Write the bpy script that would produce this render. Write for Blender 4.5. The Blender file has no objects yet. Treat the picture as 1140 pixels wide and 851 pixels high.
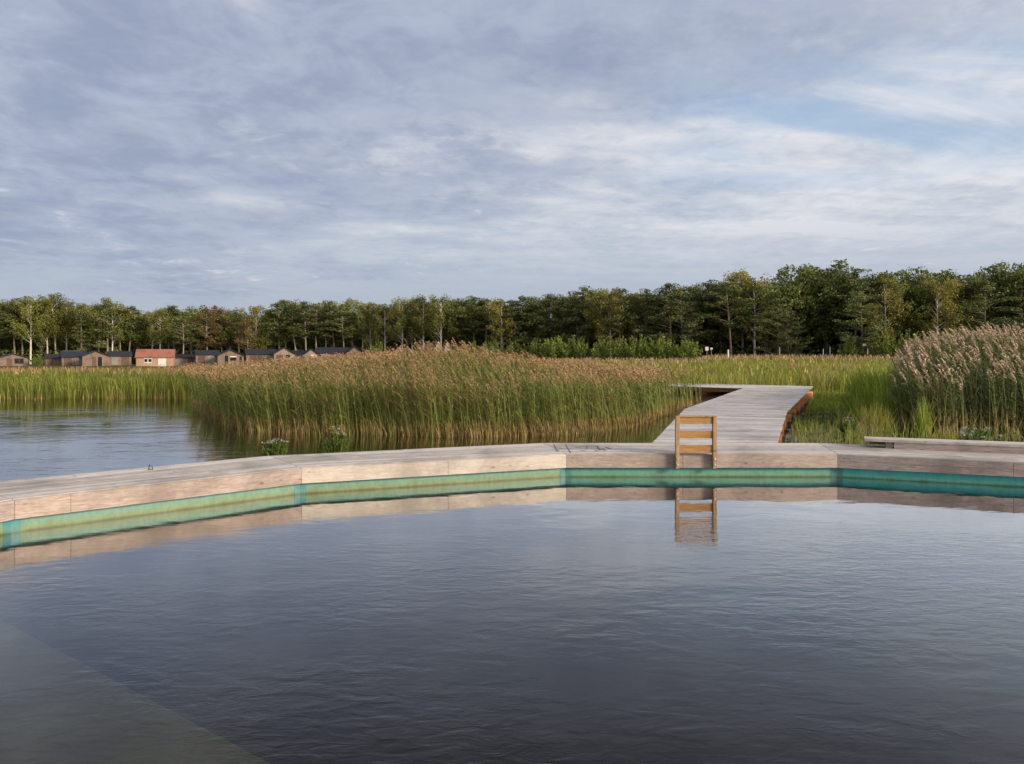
import bpy, math, random
import numpy as np
from mathutils import Vector

random.seed(7)
RNG = np.random.default_rng(11)
S = bpy.context.scene
COL = S.collection
R = math.radians

# ------------------------------------------------------------------ camera
F, HX, HY, CZ = 870.0, 570.0, 396.0, 1.86          # focal length and horizon in photo pixels, eye height
cam_d = bpy.data.cameras.new('camera')
cam = bpy.data.objects.new('camera', cam_d); COL.objects.link(cam)
cam.location = (0, 0, CZ); cam.rotation_euler = (R(90), 0, 0)
cam_d.sensor_width = 36.0; cam_d.lens = 36.0 * F / 1140.0
cam_d.shift_y = -(425.5 - HY) / 1140.0
cam_d.clip_start = 0.1; cam_d.clip_end = 6000
S.camera = cam
S.view_settings.view_transform = 'Standard'
S.view_settings.look = 'None'
S.view_settings.exposure = 0.12
S.view_settings.gamma = 1.0
S.view_settings.use_curve_mapping = False

# ------------------------------------------------------------------ sky and sun
SUN = Vector((0.80, -0.52, 0.34)).normalized()
w = bpy.data.worlds.new('World'); S.world = w; w.use_nodes = True
nt = w.node_tree; nt.nodes.clear()


class NT:
    """little helper for building node trees"""
    def __init__(self, tree): self.t = tree
    def n(self, typ, **kw):
        nd = self.t.nodes.new(typ)
        for k, v in kw.items(): setattr(nd, k, v)
        return nd
    def l(self, a, b): self.t.links.new(a, b)
    def val(self, sock, v):
        if hasattr(v, 'is_linked') or isinstance(v, bpy.types.NodeSocket): self.l(v, sock)
        else: sock.default_value = v
    def m(self, op, a, b=0.0, c=None, clamp=False):
        nd = self.n('ShaderNodeMath', operation=op, use_clamp=clamp)
        self.val(nd.inputs[0], a); self.val(nd.inputs[1], b)
        if c is not None: self.val(nd.inputs[2], c)
        return nd.outputs[0]
    def ss(self, v, lo, hi, a=0.0, b=1.0):
        nd = self.n('ShaderNodeMapRange', interpolation_type='SMOOTHSTEP')
        self.val(nd.inputs['Value'], v)
        nd.inputs['From Min'].default_value = lo; nd.inputs['From Max'].default_value = hi
        nd.inputs['To Min'].default_value = a; nd.inputs['To Max'].default_value = b
        return nd.outputs[0]
    def mix(self, f, a, b, blend='MIX'):
        nd = self.n('ShaderNodeMix', data_type='RGBA', blend_type=blend)
        self.val(nd.inputs[0], f)
        for s, v in ((nd.inputs[6], a), (nd.inputs[7], b)):
            if isinstance(v, (tuple, list)): s.default_value = (v[0], v[1], v[2], 1)
            else: self.l(v, s)
        return nd.outputs[2]
    def noise(self, vec, scale, detail=4, rough=0.5, dist=0.0, out='Fac'):
        nd = self.n('ShaderNodeTexNoise')
        if vec is not None: self.l(vec, nd.inputs['Vector'])
        nd.inputs['Scale'].default_value = scale; nd.inputs['Detail'].default_value = detail
        nd.inputs['Roughness'].default_value = rough; nd.inputs['Distortion'].default_value = dist
        return nd.outputs[out]
    def xyz(self, x, y, z):
        nd = self.n('ShaderNodeCombineXYZ')
        for s, v in zip(nd.inputs, (x, y, z)): self.val(s, v)
        return nd.outputs[0]


W = NT(nt)
tc = W.n('ShaderNodeTexCoord')
sep = W.n('ShaderNodeSeparateXYZ'); W.l(tc.outputs['Generated'], sep.inputs[0])
dx, dy, dz = sep.outputs
zc = W.m('MAXIMUM', dz, 0.0)
den = W.m('ADD', zc, 0.10)
pu, pv = W.m('DIVIDE', dx, den), W.m('DIVIDE', dy, den)
pc = W.xyz(pu, pv, 3.0)                                   # point on the cloud layer
pst = W.xyz(W.m('MULTIPLY', pu, 0.5), W.m('ADD', pv, W.m('MULTIPLY', pu, -0.10)), 8.0)   # stretched along the wind
n1 = W.noise(pc, 0.70, 9, 0.56, 0.25)
n2 = W.noise(pst, 2.4, 10, 0.60, 0.25)
n3 = W.noise(pst, 1.1, 7, 0.55, 1.2)
n4 = W.noise(W.xyz(pu, W.m('MULTIPLY', pv, 0.85), 1.0), 4.2, 9, 0.60, 0.35)
n5 = W.noise(W.xyz(pu, W.m('MULTIPLY', pv, 0.9), 5.0), 9.0, 8, 0.62, 0.35)
n6 = W.noise(pc, 1.6, 5, 0.55, 0.2)
# heavy slate bank, high and to the left
fd = W.m('MULTIPLY_ADD', W.m('ADD', zc, -0.165), 5.0, W.m('MULTIPLY', dx, -1.6))
fd = W.m('MULTIPLY_ADD', W.m('ADD', n1, -0.5), 3.0, fd)
fd = W.m('MULTIPLY_ADD', W.m('ADD', n4, -0.5), 1.7, W.m('MULTIPLY_ADD', W.m('ADD', n6, -0.5), 2.0, W.m('MULTIPLY_ADD', n5, 1.5, W.m('ADD', fd, -0.75))))
fd = W.ss(fd, -0.12, 0.95)
# white veil
fb = W.m('MULTIPLY_ADD', W.m('ADD', n2, -0.5), 2.6, W.m('MULTIPLY_ADD', dx, 0.60, W.m('MULTIPLY_ADD', n5, 1.3, -0.22)))
fb = W.m('MULTIPLY', W.m('MINIMUM', W.m('MAXIMUM', fb, 0.0), 1.0), W.m('MULTIPLY', W.ss(zc, 0.05, 0.21), W.ss(zc, 0.46, 0.27)))
base = W.mix(W.ss(zc, 0.0, 0.16), (0.385, 0.435, 0.530), (0.420, 0.475, 0.575))
lit = W.mix(fb, base, (0.76, 0.755, 0.785))
slate = W.mix(W.ss(n4, 0.35, 0.7), (0.275, 0.325, 0.455), (0.41, 0.455, 0.575))
cloud = W.mix(W.m('MULTIPLY', fd, 0.92), lit, slate)
# warm light on cloud edges
cloud = W.mix(W.m('MULTIPLY', W.m('MULTIPLY', W.ss(n4, 0.60, 0.74), W.ss(n1, 0.47, 0.6)), 0.55), cloud, (0.82, 0.74, 0.74))
# brighter sky overhead and round the sun, behind the camera
zen = W.ss(zc, 0.42, 0.85, 1.0, 1.7)
dot = W.n('ShaderNodeVectorMath', operation='DOT_PRODUCT')
W.l(tc.outputs['Generated'], dot.inputs[0]); dot.inputs[1].default_value = SUN
glow = W.m('POWER', W.m('MAXIMUM', dot.outputs['Value'], 0.0), 5.0)
cloud = W.mix(1.0, cloud, W.xyz(zen, zen, zen), 'MULTIPLY')
cloud = W.mix(glow, cloud, (2.6, 1.95, 1.35))
# gaps where the blue shows
gap = W.m('MULTIPLY', W.ss(dx, 0.10, 0.32), W.m('MULTIPLY', W.ss(zc, 0.17, 0.25), W.ss(zc, 0.37, 0.28)))
gap = W.m('MULTIPLY', gap, W.ss(n3, 0.42, 0.60))
cloud = W.mix(W.m('MULTIPLY', gap, 0.62), cloud, (0.30, 0.47, 0.72))
alpha = W.m('SUBTRACT', 0.96, W.m('MULTIPLY', gap, 0.25))
sky = W.n('ShaderNodeTexSky', sky_type='NISHITA', sun_disc=False)
sky.sun_elevation = math.asin(SUN.z); sky.sun_rotation = math.atan2(SUN.x, SUN.y)
sky.air_density = 1.2; sky.dust_density = 0.6; sky.ozone_density = 1.6
b1 = W.n('ShaderNodeBackground'); W.l(sky.outputs[0], b1.inputs[0]); b1.inputs[1].default_value = 0.12
b2 = W.n('ShaderNodeBackground'); W.l(cloud, b2.inputs[0]); b2.inputs[1].default_value = 1.0
mx = W.n('ShaderNodeMixShader'); W.l(alpha, mx.inputs[0]); W.l(b1.outputs[0], mx.inputs[1]); W.l(b2.outputs[0], mx.inputs[2])
wo = W.n('ShaderNodeOutputWorld'); W.l(mx.outputs[0], wo.inputs[0])

sd = bpy.data.lights.new('sun', 'SUN'); sd.energy = 3.7; sd.angle = R(14); sd.color = (1.0, 0.90, 0.78)
so = bpy.data.objects.new('sun', sd); COL.objects.link(so)
so.rotation_euler = SUN.to_track_quat('Z', 'Y').to_euler(); so.location = (30, -20, 30)
S.cycles.max_bounces = 8; S.cycles.transparent_max_bounces = 16


# ------------------------------------------------------------------ helpers
def at(px, py, D):                     # a point at distance D seen at a photo pixel
    return Vector(((px - HX) / F * D, D, CZ - (py - HY) / F * D))


def tag(o, label=None, cat=None, group=None, kind=None):
    if label: o['label'] = label
    if cat: o['category'] = cat
    if group: o['group'] = group
    if kind: o['kind'] = kind
    return o


def empty(name, loc=(0, 0, 0), rz=0.0):
    o = bpy.data.objects.new(name, None); COL.objects.link(o)
    o.location = loc; o.rotation_euler = (0, 0, rz); o.empty_display_size = 0.2
    return o


def copy_tree(o, parent=None):
    c = o.copy(); COL.objects.link(c)
    if parent: c.parent = parent
    for ch in list(o.children): copy_tree(ch, c)
    return c


class MB:
    """collects boxes, bars, tubes and quads and links them as one mesh object"""
    def __init__(self): self.v, self.f, self.mi = [], [], []
    def add(self, vs, fs, mi=0):
        b = len(self.v); self.v += [tuple(p) for p in vs]
        for f in fs: self.f.append([i + b for i in f]); self.mi.append(mi)
    def hexa(self, p, mi=0):           # 8 corners: bottom 4, top 4
        self.add(p, [(0, 3, 2, 1), (4, 5, 6, 7), (0, 1, 5, 4), (1, 2, 6, 5), (2, 3, 7, 6), (3, 0, 4, 7)], mi)
    def box(self, x0, x1, y0, y1, z0, z1, mi=0):
        self.hexa([(x0, y0, z0), (x1, y0, z0), (x1, y1, z0), (x0, y1, z0), (x0, y0, z1), (x1, y0, z1), (x1, y1, z1), (x0, y1, z1)], mi)
    def slab(self, a, b, c, d, z0, z1, mi=0):   # plan quad a b c d
        self.hexa([(q[0], q[1], z0) for q in (a, b, c, d)] + [(q[0], q[1], z1) for q in (a, b, c, d)], mi)
    def prism(self, pts, z0, z1, mi=0):
        n = len(pts)
        self.add([(p[0], p[1], z0) for p in pts] + [(p[0], p[1], z1) for p in pts],
                 [tuple(range(n - 1, -1, -1)), tuple(range(n, 2 * n))] + [(i, (i + 1) % n, (i + 1) % n + n, i + n) for i in range(n)], mi)
    def profile(self, pts, y0, y1, mi=0):       # x,z outline pushed along y
        n = len(pts)
        self.add([(p[0], y0, p[1]) for p in pts] + [(p[0], y1, p[1]) for p in pts],
                 [tuple(range(n)), tuple(range(2 * n - 1, n - 1, -1))] + [(i, i + n, (i + 1) % n + n, (i + 1) % n) for i in range(n)], mi)
    def tube(self, pts, rs, sides=6, mi=0):
        rings = []
        for i, p in enumerate(pts):
            p = Vector(p)
            d = Vector(pts[min(i + 1, len(pts) - 1)]) - Vector(pts[max(i - 1, 0)])
            d.normalize()
            a = d.cross(Vector((0.31, 0.93, 0.17))).normalized(); b = d.cross(a)
            rings.append([p + (a * math.cos(t) + b * math.sin(t)) * rs[i] for t in [2 * math.pi * k / sides for k in range(sides)]])
        vs = [q for r in rings for q in r]; fs = []
        for i in range(len(pts) - 1):
            for k in range(sides):
                k2 = (k + 1) % sides
                fs.append((i * sides + k, i * sides + k2, (i + 1) * sides + k2, (i + 1) * sides + k))
        fs.append(tuple(range(sides - 1, -1, -1))); fs.append(tuple((len(pts) - 1) * sides + k for k in range(sides)))
        self.add(vs, fs, mi)
    def mesh(self, name, mats, smooth=False):
        me = bpy.data.meshes.new(name)
        me.from_pydata(self.v, [], self.f)
        for m in (mats if isinstance(mats, (list, tuple)) else [mats]): me.materials.append(m)
        me.polygons.foreach_set('material_index', self.mi)
        if smooth: me.polygons.foreach_set('use_smooth', [True] * len(self.f))
        me.update(); return me
    def build(self, name, mats, parent=None, loc=None, smooth=False):
        return link(name, self.mesh(name, mats, smooth), parent, loc)


def link(name, me, parent=None, loc=None):
    o = bpy.data.objects.new(name, me); COL.objects.link(o)
    if parent: o.parent = parent
    if loc is not None: o.location = loc
    return o


def quads_mesh(name, Q, mats, mi=None):        # Q: (N,4,3)
    Q = np.asarray(Q, dtype=np.float32); n = len(Q)
    me = bpy.data.meshes.new(name)
    me.vertices.add(n * 4); me.loops.add(n * 4); me.polygons.add(n)
    me.vertices.foreach_set('co', Q.reshape(-1))
    me.loops.foreach_set('vertex_index', np.arange(n * 4, dtype=np.int32))
    me.polygons.foreach_set('loop_start', np.arange(0, n * 4, 4, dtype=np.int32))
    for m in (mats if isinstance(mats, (list, tuple)) else [mats]): me.materials.append(m)
    if mi is not None: me.polygons.foreach_set('material_index', np.asarray(mi, dtype=np.int32))
    me.update(calc_edges=True); return me


# ------------------------------------------------------------------ materials
def new_mat(name):
    m = bpy.data.materials.new(name); m.use_nodes = True
    t = NT(m.node_tree); m.node_tree.nodes.clear()
    out = t.n('ShaderNodeOutputMaterial')
    return m, t, out


def principled(t, out, col, rough=0.6, spec=0.3, normal=None):
    p = t.n('ShaderNodeBsdfPrincipled')
    if isinstance(col, (tuple, list)): p.inputs['Base Color'].default_value = (*col, 1)
    else: t.l(col, p.inputs['Base Color'])
    t.val(p.inputs['Roughness'], rough); p.inputs['Specular IOR Level'].default_value = spec
    if normal is not None: t.l(normal, p.inputs['Normal'])
    if out: t.l(p.outputs[0], out.inputs[0])
    return p


def bump(t, h, strength=0.3, dist=0.01):
    b = t.n('ShaderNodeBump'); b.inputs['Strength'].default_value = strength; b.inputs['Distance'].default_value = dist
    t.l(h, b.inputs['Height']); return b.outputs[0]


def mat_wood(name, c1, c2, grain=(1.0, 9.0, 9.0), dark=0.55, rough=0.75, knots=True, island=0.25):
    """weathered timber: grain stretched along local x, boards vary, darker knots and damp stains"""
    m, t, out = new_mat(name)
    tc = t.n('ShaderNodeTexCoord'); geo = t.n('ShaderNodeNewGeometry')
    mp = t.n('ShaderNodeMapping'); t.l(tc.outputs['Object'], mp.inputs[0]); mp.inputs['Scale'].default_value = grain
    g = t.noise(mp.outputs[0], 6.0, 6, 0.65, 0.6)
    st = t.noise(tc.outputs['Object'], 1.1, 6, 0.62, 0.4)
    col = t.mix(t.ss(g, 0.32, 0.68), c1, c2)
    col = t.mix(t.m('MULTIPLY', t.ss(st, 0.47, 0.68), 0.6), col, tuple(c * dark for c in c1))
    fine = t.noise(mp.outputs[0], 22.0, 4, 0.7)
    col = t.mix(t.m('MULTIPLY', t.ss(fine, 0.55, 0.72), 0.5), col, tuple(c * 0.45 for c in c1))
    isl = t.m('MULTIPLY_ADD', geo.outputs['Random Per Island'], island * 2, 1.0 - island)
    col = t.mix(1.0, col, t.xyz(isl, isl, isl), 'MULTIPLY')
    if knots:
        vo = t.n('ShaderNodeTexVoronoi'); mp2 = t.n('ShaderNodeMapping'); t.l(tc.outputs['Object'], mp2.inputs[0])
        mp2.inputs['Scale'].default_value = (1.0, 2.4, 2.4); t.l(mp2.outputs[0], vo.inputs['Vector']); vo.inputs['Scale'].default_value = 3.2
        col = t.mix(t.ss(vo.outputs['Distance'], 0.15, 0.04, 0.0, 0.85), col, tuple(c * 0.35 for c in c1))
    principled(t, out, col, rough, 0.25, bump(t, g, 0.5, 0.004))
    return m


def mat_plain(name, c1, c2=None, scale=4.0, rough=0.6, spec=0.3, bmp=0.15):
    m, t, out = new_mat(name)
    tc = t.n('ShaderNodeTexCoord')
    n = t.noise(tc.outputs['Object'], scale, 5, 0.6)
    c2 = c2 or tuple(c * 0.7 for c in c1)
    principled(t, out, t.mix(t.ss(n, 0.35, 0.65), c1, c2), rough, spec, bump(t, n, bmp, 0.01))
    return m


def mat_leaf(name, c1, c2, c3=None, patch=0.25, trans=0.35, vr=0.45, tint=0.0):
    """leaves: each blade its own tone, patches of another tone, some light passing through"""
    m, t, out = new_mat(name)
    geo = t.n('ShaderNodeNewGeometry'); oi = t.n('ShaderNodeObjectInfo')
    col = t.mix(geo.outputs['Random Per Island'], c1, c2)
    if c3:
        n = t.noise(geo.outputs['Position'], patch, 3, 0.6)
        col = t.mix(t.ss(n, 0.46, 0.66, 0.0, 0.85), col, c3)
    rv = t.m('FRACT', t.m('MULTIPLY', geo.outputs['Random Per Island'], 7.31))
    v = t.m('MULTIPLY_ADD', rv, vr * 2, 1.0 - vr)
    if tint:
        v = t.m('MULTIPLY', v, t.m('MULTIPLY_ADD', oi.outputs['Random'], tint * 2, 1.0 - tint))
    col = t.mix(1.0, col, t.xyz(v, v, v), 'MULTIPLY')
    p = principled(t, None, col, 0.55, 0.25)
    tr = t.n('ShaderNodeBsdfTranslucent'); t.l(col, tr.inputs[0])
    ms = t.n('ShaderNodeMixShader'); ms.inputs[0].default_value = trans
    t.l(p.outputs[0], ms.inputs[1]); t.l(tr.outputs[0], ms.inputs[2]); t.l(ms.outputs[0], out.inputs[0])
    return m


def mat_stem(name, low, high, z0, z1):
    m, t, out = new_mat(name)
    geo = t.n('ShaderNodeNewGeometry'); s = t.n('ShaderNodeSeparateXYZ'); t.l(geo.outputs['Position'], s.inputs[0])
    col = t.mix(t.ss(s.outputs[2], z0, z1), low, high)
    v = t.m('MULTIPLY_ADD', geo.outputs['Random Per Island'], 0.9, 0.5)
    col = t.mix(1.0, col, t.xyz(v, v, v), 'MULTIPLY')
    principled(t, out, col, 0.6, 0.2)
    return m


def mat_water(name, tint, s1, s2, k1, k2, rough=0.015, top=0.92, lee=False):
    """clear dark water: mirror by Fresnel, otherwise one looks down through it"""
    m, t, out = new_mat(name)
    geo = t.n('ShaderNodeNewGeometry')
    mp = t.n('ShaderNodeMapping'); t.l(geo.outputs['Position'], mp.inputs[0]); mp.inputs['Scale'].default_value = (0.62, 1.0, 1.0)
    mp.inputs['Rotation'].default_value = (0, 0, R(-9))
    a = t.noise(mp.outputs[0], s1, 3, 0.5, 0.3)
    mp2 = t.n('ShaderNodeMapping'); t.l(geo.outputs['Position'], mp2.inputs[0]); mp2.inputs['Scale'].default_value = (0.5, 1.0, 1.0)
    mp2.inputs['Rotation'].default_value = (0, 0, R(6))
    b = t.noise(mp2.outputs[0], s2, 4, 0.58, 0.5)
    calm = t.noise(mp.outputs[0], 0.42, 4, 0.6)
    gust = t.ss(calm, 0.40, 0.60, 0.30, 1.2)
    sx = t.n('ShaderNodeSeparateXYZ'); t.l(geo.outputs['Position'], sx.inputs[0])
    if lee: gust = t.m('MULTIPLY', gust, t.ss(sx.outputs[1], 10.2, 6.2, 0.10, 1.0))     # sheltered below the far deck
    h = t.m('ADD', t.m('MULTIPLY', a, k1), t.m('MULTIPLY', t.m('MULTIPLY', b, k2), gust))
    nb = bump(t, h, 1.0, 1.0)
    fr = t.n('ShaderNodeFresnel'); fr.inputs['IOR'].default_value = 1.333; t.l(nb, fr.inputs['Normal'])
    gl = t.n('ShaderNodeBsdfGlossy'); gl.inputs['Roughness'].default_value = rough; t.l(nb, gl.inputs['Normal'])
    gl.inputs['Color'].default_value = (0.97, 0.97, 0.97, 1)
    tr = t.n('ShaderNodeBsdfTransparent'); tr.inputs[0].default_value = (*tint, 1)
    ms = t.n('ShaderNodeMixShader'); t.l(t.m('MINIMUM', t.m('MULTIPLY_ADD', fr.outputs[0], 2.45, -0.112, True), top), ms.inputs[0]); t.l(tr.outputs[0], ms.inputs[1]); t.l(gl.outputs[0], ms.inputs[2])
    t.l(ms.outputs[0], out.inputs[0])
    return m


def mat_liner(name, top, mid, low):
    """painted pool wall with green algae climbing from the waterline"""
    m, t, out = new_mat(name)
    geo = t.n('ShaderNodeNewGeometry'); s = t.n('ShaderNodeSeparateXYZ'); t.l(geo.outputs['Position'], s.inputs[0])
    mp = t.n('ShaderNodeMapping'); t.l(geo.outputs['Position'], mp.inputs[0]); mp.inputs['Scale'].default_value = (1.6, 1.6, 0.8)
    n = t.noise(mp.outputs[0], 2.0, 5, 0.6)
    z = t.m('MULTIPLY_ADD', t.m('ADD', n, -0.5), 0.05, s.outputs[2])
    col = t.mix(t.ss(z, 0.04, 0.11), mid, top)
    col = t.mix(t.ss(z, -0.01, 0.04), low, col)
    col = t.mix(t.ss(s.outputs[2], -0.16, -0.02), (0.022, 0.030, 0.018), col)  # wall painted near black below water to stand for the underwater gloom
    d = t.ss(t.noise(mp.outputs[0], 11.0, 3, 0.7), 0.3, 0.7, 0.85, 1.08)
    col = t.mix(1.0, col, t.xyz(d, d, d), 'MULTIPLY')
    principled(t, out, col, 0.45, 0.35)
    return m


M = {}
M['deck'] = mat_wood('weathered_deck', (0.34, 0.30, 0.255), (0.52, 0.47, 0.41), island=0.20)
M['walk'] = mat_wood('weathered_walk', (0.345, 0.315, 0.285), (0.52, 0.485, 0.45), island=0.20)
M['pink'] = mat_wood('pinkish_fascia', (0.30, 0.232, 0.190), (0.46, 0.375, 0.315), island=0.05)
M['cream'] = mat_wood('cream_fascia', (0.43, 0.37, 0.30), (0.56, 0.50, 0.425), island=0.05)
M['greywood'] = mat_wood('grey_brown_fascia', (0.26, 0.205, 0.175), (0.43, 0.36, 0.315), island=0.06)
M['orange'] = mat_wood('sunlit_orange_timber', (0.40, 0.19, 0.075), (0.55, 0.30, 0.13), dark=0.7)  # orange-brown wood with warm sunlight put into its colour
M['ladder'] = mat_wood('oiled_ladder', (0.29, 0.15, 0.050), (0.42, 0.235, 0.085), dark=0.7, grain=(1, 6, 6))
M['ladder_side'] = mat_wood('ladder_side', (0.29, 0.18, 0.090), (0.42, 0.285, 0.165), dark=0.7, grain=(6, 6, 1))
M['steel'] = mat_plain('steel', (0.55, 0.55, 0.53), rough=0.35)
M['black'] = mat_plain('black', (0.015, 0.015, 0.015), rough=0.5)
M['scuff'] = mat_plain('dark_scuff', (0.17, 0.15, 0.13), rough=0.9)
M['blocker_dark'] = mat_plain('under_deck', (0.03, 0.028, 0.025), rough=0.8)
M['liner_g'] = mat_liner('liner_green', (0.15, 0.29, 0.225), (0.18, 0.25, 0.13), (0.10, 0.095, 0.025))
M['liner_m'] = mat_liner('liner_mid', (0.095, 0.33, 0.28), (0.15, 0.29, 0.19), (0.06, 0.10, 0.03))
M['liner_t'] = mat_liner('liner_teal', (0.065, 0.45, 0.43), (0.12, 0.40, 0.31), (0.04, 0.12, 0.05))
M['cyan'] = mat_liner('liner_corner', (0.07, 0.235, 0.25), (0.10, 0.23, 0.20), (0.06, 0.13, 0.08))
M['step'] = mat_plain('mossy_concrete', (0.20, 0.20, 0.070), (0.135, 0.135, 0.05), 0.9, 0.8)
M['pool'] = mat_water('pool_water', (0.52, 0.49, 0.40), 1.5, 10.0, 0.0062, 0.0044, top=0.80, lee=True)
M['lake'] = mat_water('lake_water', (0.22, 0.20, 0.12), 0.8, 4.0, 0.0105, 0.0075, top=0.72)

# ------------------------------------------------------------------ ground and water
def ground_z(x, y):
    z = np.interp(y, [-500, 16, 26, 36, 48, 70, 110, 150, 400, 4000], [-2.3, -2.2, -1.0, -0.35, -0.05, 0.25, 0.75, 1.0, 2.0, 6.0])
    left = np.clip((-x + 8) / 30.0, 0, 1)
    zl = np.interp(y, [-500, 16, 34, 60, 105, 140, 160, 400, 4000], [-2.3, -2.2, -1.0, -0.10, 0.05, 0.15, 0.4, 2.0, 6.0])
    right = np.clip((x - 9.0) / 1.5, 0, 1) * np.clip((y - 17.5) / 4, 0, 1)
    z = z * (1 - left) + zl * left
    z = np.maximum(z, np.where(right > 0, -2.2 + right * 2.05, -9))
    return z


def grid():
    xs = np.unique(np.concatenate([np.linspace(-60, 70, 90), np.linspace(-250, 250, 60), np.linspace(-3500, 3500, 40)]))
    ys = np.unique(np.concatenate([np.linspace(-20, 160, 120), np.linspace(-600, 400, 50), np.linspace(-1500, 4000, 40)]))
    X, Y = np.meshgrid(xs, ys)
    Z = ground_z(X, Y) + 0.05 * np.sin(X * 0.9 + 1.3 * np.sin(Y * 0.37)) * np.sin(Y * 0.7)
    nx, ny = len(xs), len(ys)
    v = np.stack([X, Y, Z], -1).reshape(-1, 3)
    f = [(j * nx + i, j * nx + i + 1, (j + 1) * nx + i + 1, (j + 1) * nx + i) for j in range(ny - 1) for i in range(nx - 1)]
    me = bpy.data.meshes.new('ground'); me.from_pydata(v.tolist(), [], f)
    me.polygons.foreach_set('use_smooth', [True] * len(f)); me.update()
    return me


mg, t, out = new_mat('marsh_ground')
geo = t.n('ShaderNodeNewGeometry')
s_ = t.n('ShaderNodeSeparateXYZ'); t.l(geo.outputs['Position'], s_.inputs[0])
n_ = t.noise(geo.outputs['Position'], 0.5, 6, 0.65)
c_ = t.mix(t.ss(n_, 0.35, 0.65), (0.055, 0.060, 0.018), (0.10, 0.085, 0.035))
c_ = t.mix(t.ss(s_.outputs[2], -0.5, -0.05), (0.060, 0.052, 0.036), c_)
principled(t, out, c_, 0.9, 0.1)
me = grid(); me.materials.append(mg)
tag(link('ground', me), kind='structure')

# ------------------------------------------------------------------ floating deck ring round the pool
PV = [(-6.75, 1.6), (-6.75, 4.5), (-5.22, 8.17), (-2.827, 10.46), (0.821, 11.94), (4.962, 11.93), (8.79, 10.35), (11.6, 7.5), (13.15, 3.8), (13.15, 1.6)]
DZ, DW = 0.36, 1.46


def offset(P, d):                       # outward offset of the open polygon (counted clockwise from above)
    n = len(P); res = []
    for i in range(n):
        a, b, c = Vector(P[(i - 1) % n]), Vector(P[i]), Vector(P[(i + 1) % n])
        u, v = (b - a).normalized(), (c - b).normalized()
        nu, nv = Vector((-u.y, u.x)), Vector((-v.y, v.x))
        k = (nu + nv); k = k / max(k.dot(nu), 1e-3)
        res.append(tuple(b + k * d))
    return res


P_in, P_out = PV, offset(PV, DW)
P_f0, P_l0, P_l1 = offset(PV, -0.042), offset(PV, 0.035), offset(PV, 0.085)
P_u1 = offset(PV, DW - 0.05); P_u2 = offset(PV, DW - 0.01)
Lp = lambda a, b, k: (a[0] + (b[0] - a[0]) * k, a[1] + (b[1] - a[1]) * k)
deck = tag(empty('bathing_deck', (3, 12.6, 0)), 'weathered timber deck ringing the dark pool, pale fascia boards above a teal wall', 'deck')
deck_off = Vector((-3, -12.6, 0))
nP = len(PV)
fas = ['greywood', 'pink', 'pink', 'cream', 'pink', 'greywood', 'pink', 'pink', 'pink', 'pink']  # wood tones per side, partly carrying how the sun falls on each
lin = ['liner_g', 'liner_g', 'liner_g', 'liner_g', 'liner_m', 'liner_t', 'liner_t', 'liner_t', 'liner_m', 'liner_m']
fas[0] = 'pink'; fas[1] = 'greywood'


def seg_frame(a, b):                    # local frame: x along the side, so that the grain follows it
    a, b = Vector((*a, 0)), Vector((*b, 0)); d = (b - a)
    return a, math.atan2(d.y, d.x)


def to_local(p, a, ang):
    x, y = p[0] - a.x, p[1] - a.y
    return (x * math.cos(ang) + y * math.sin(ang), -x * math.sin(ang) + y * math.cos(ang))


def side_build(mb, name, mat, a, ang):
    o = mb.build(name, mat, deck, a + deck_off); o.rotation_euler = (0, 0, ang); return o


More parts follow.
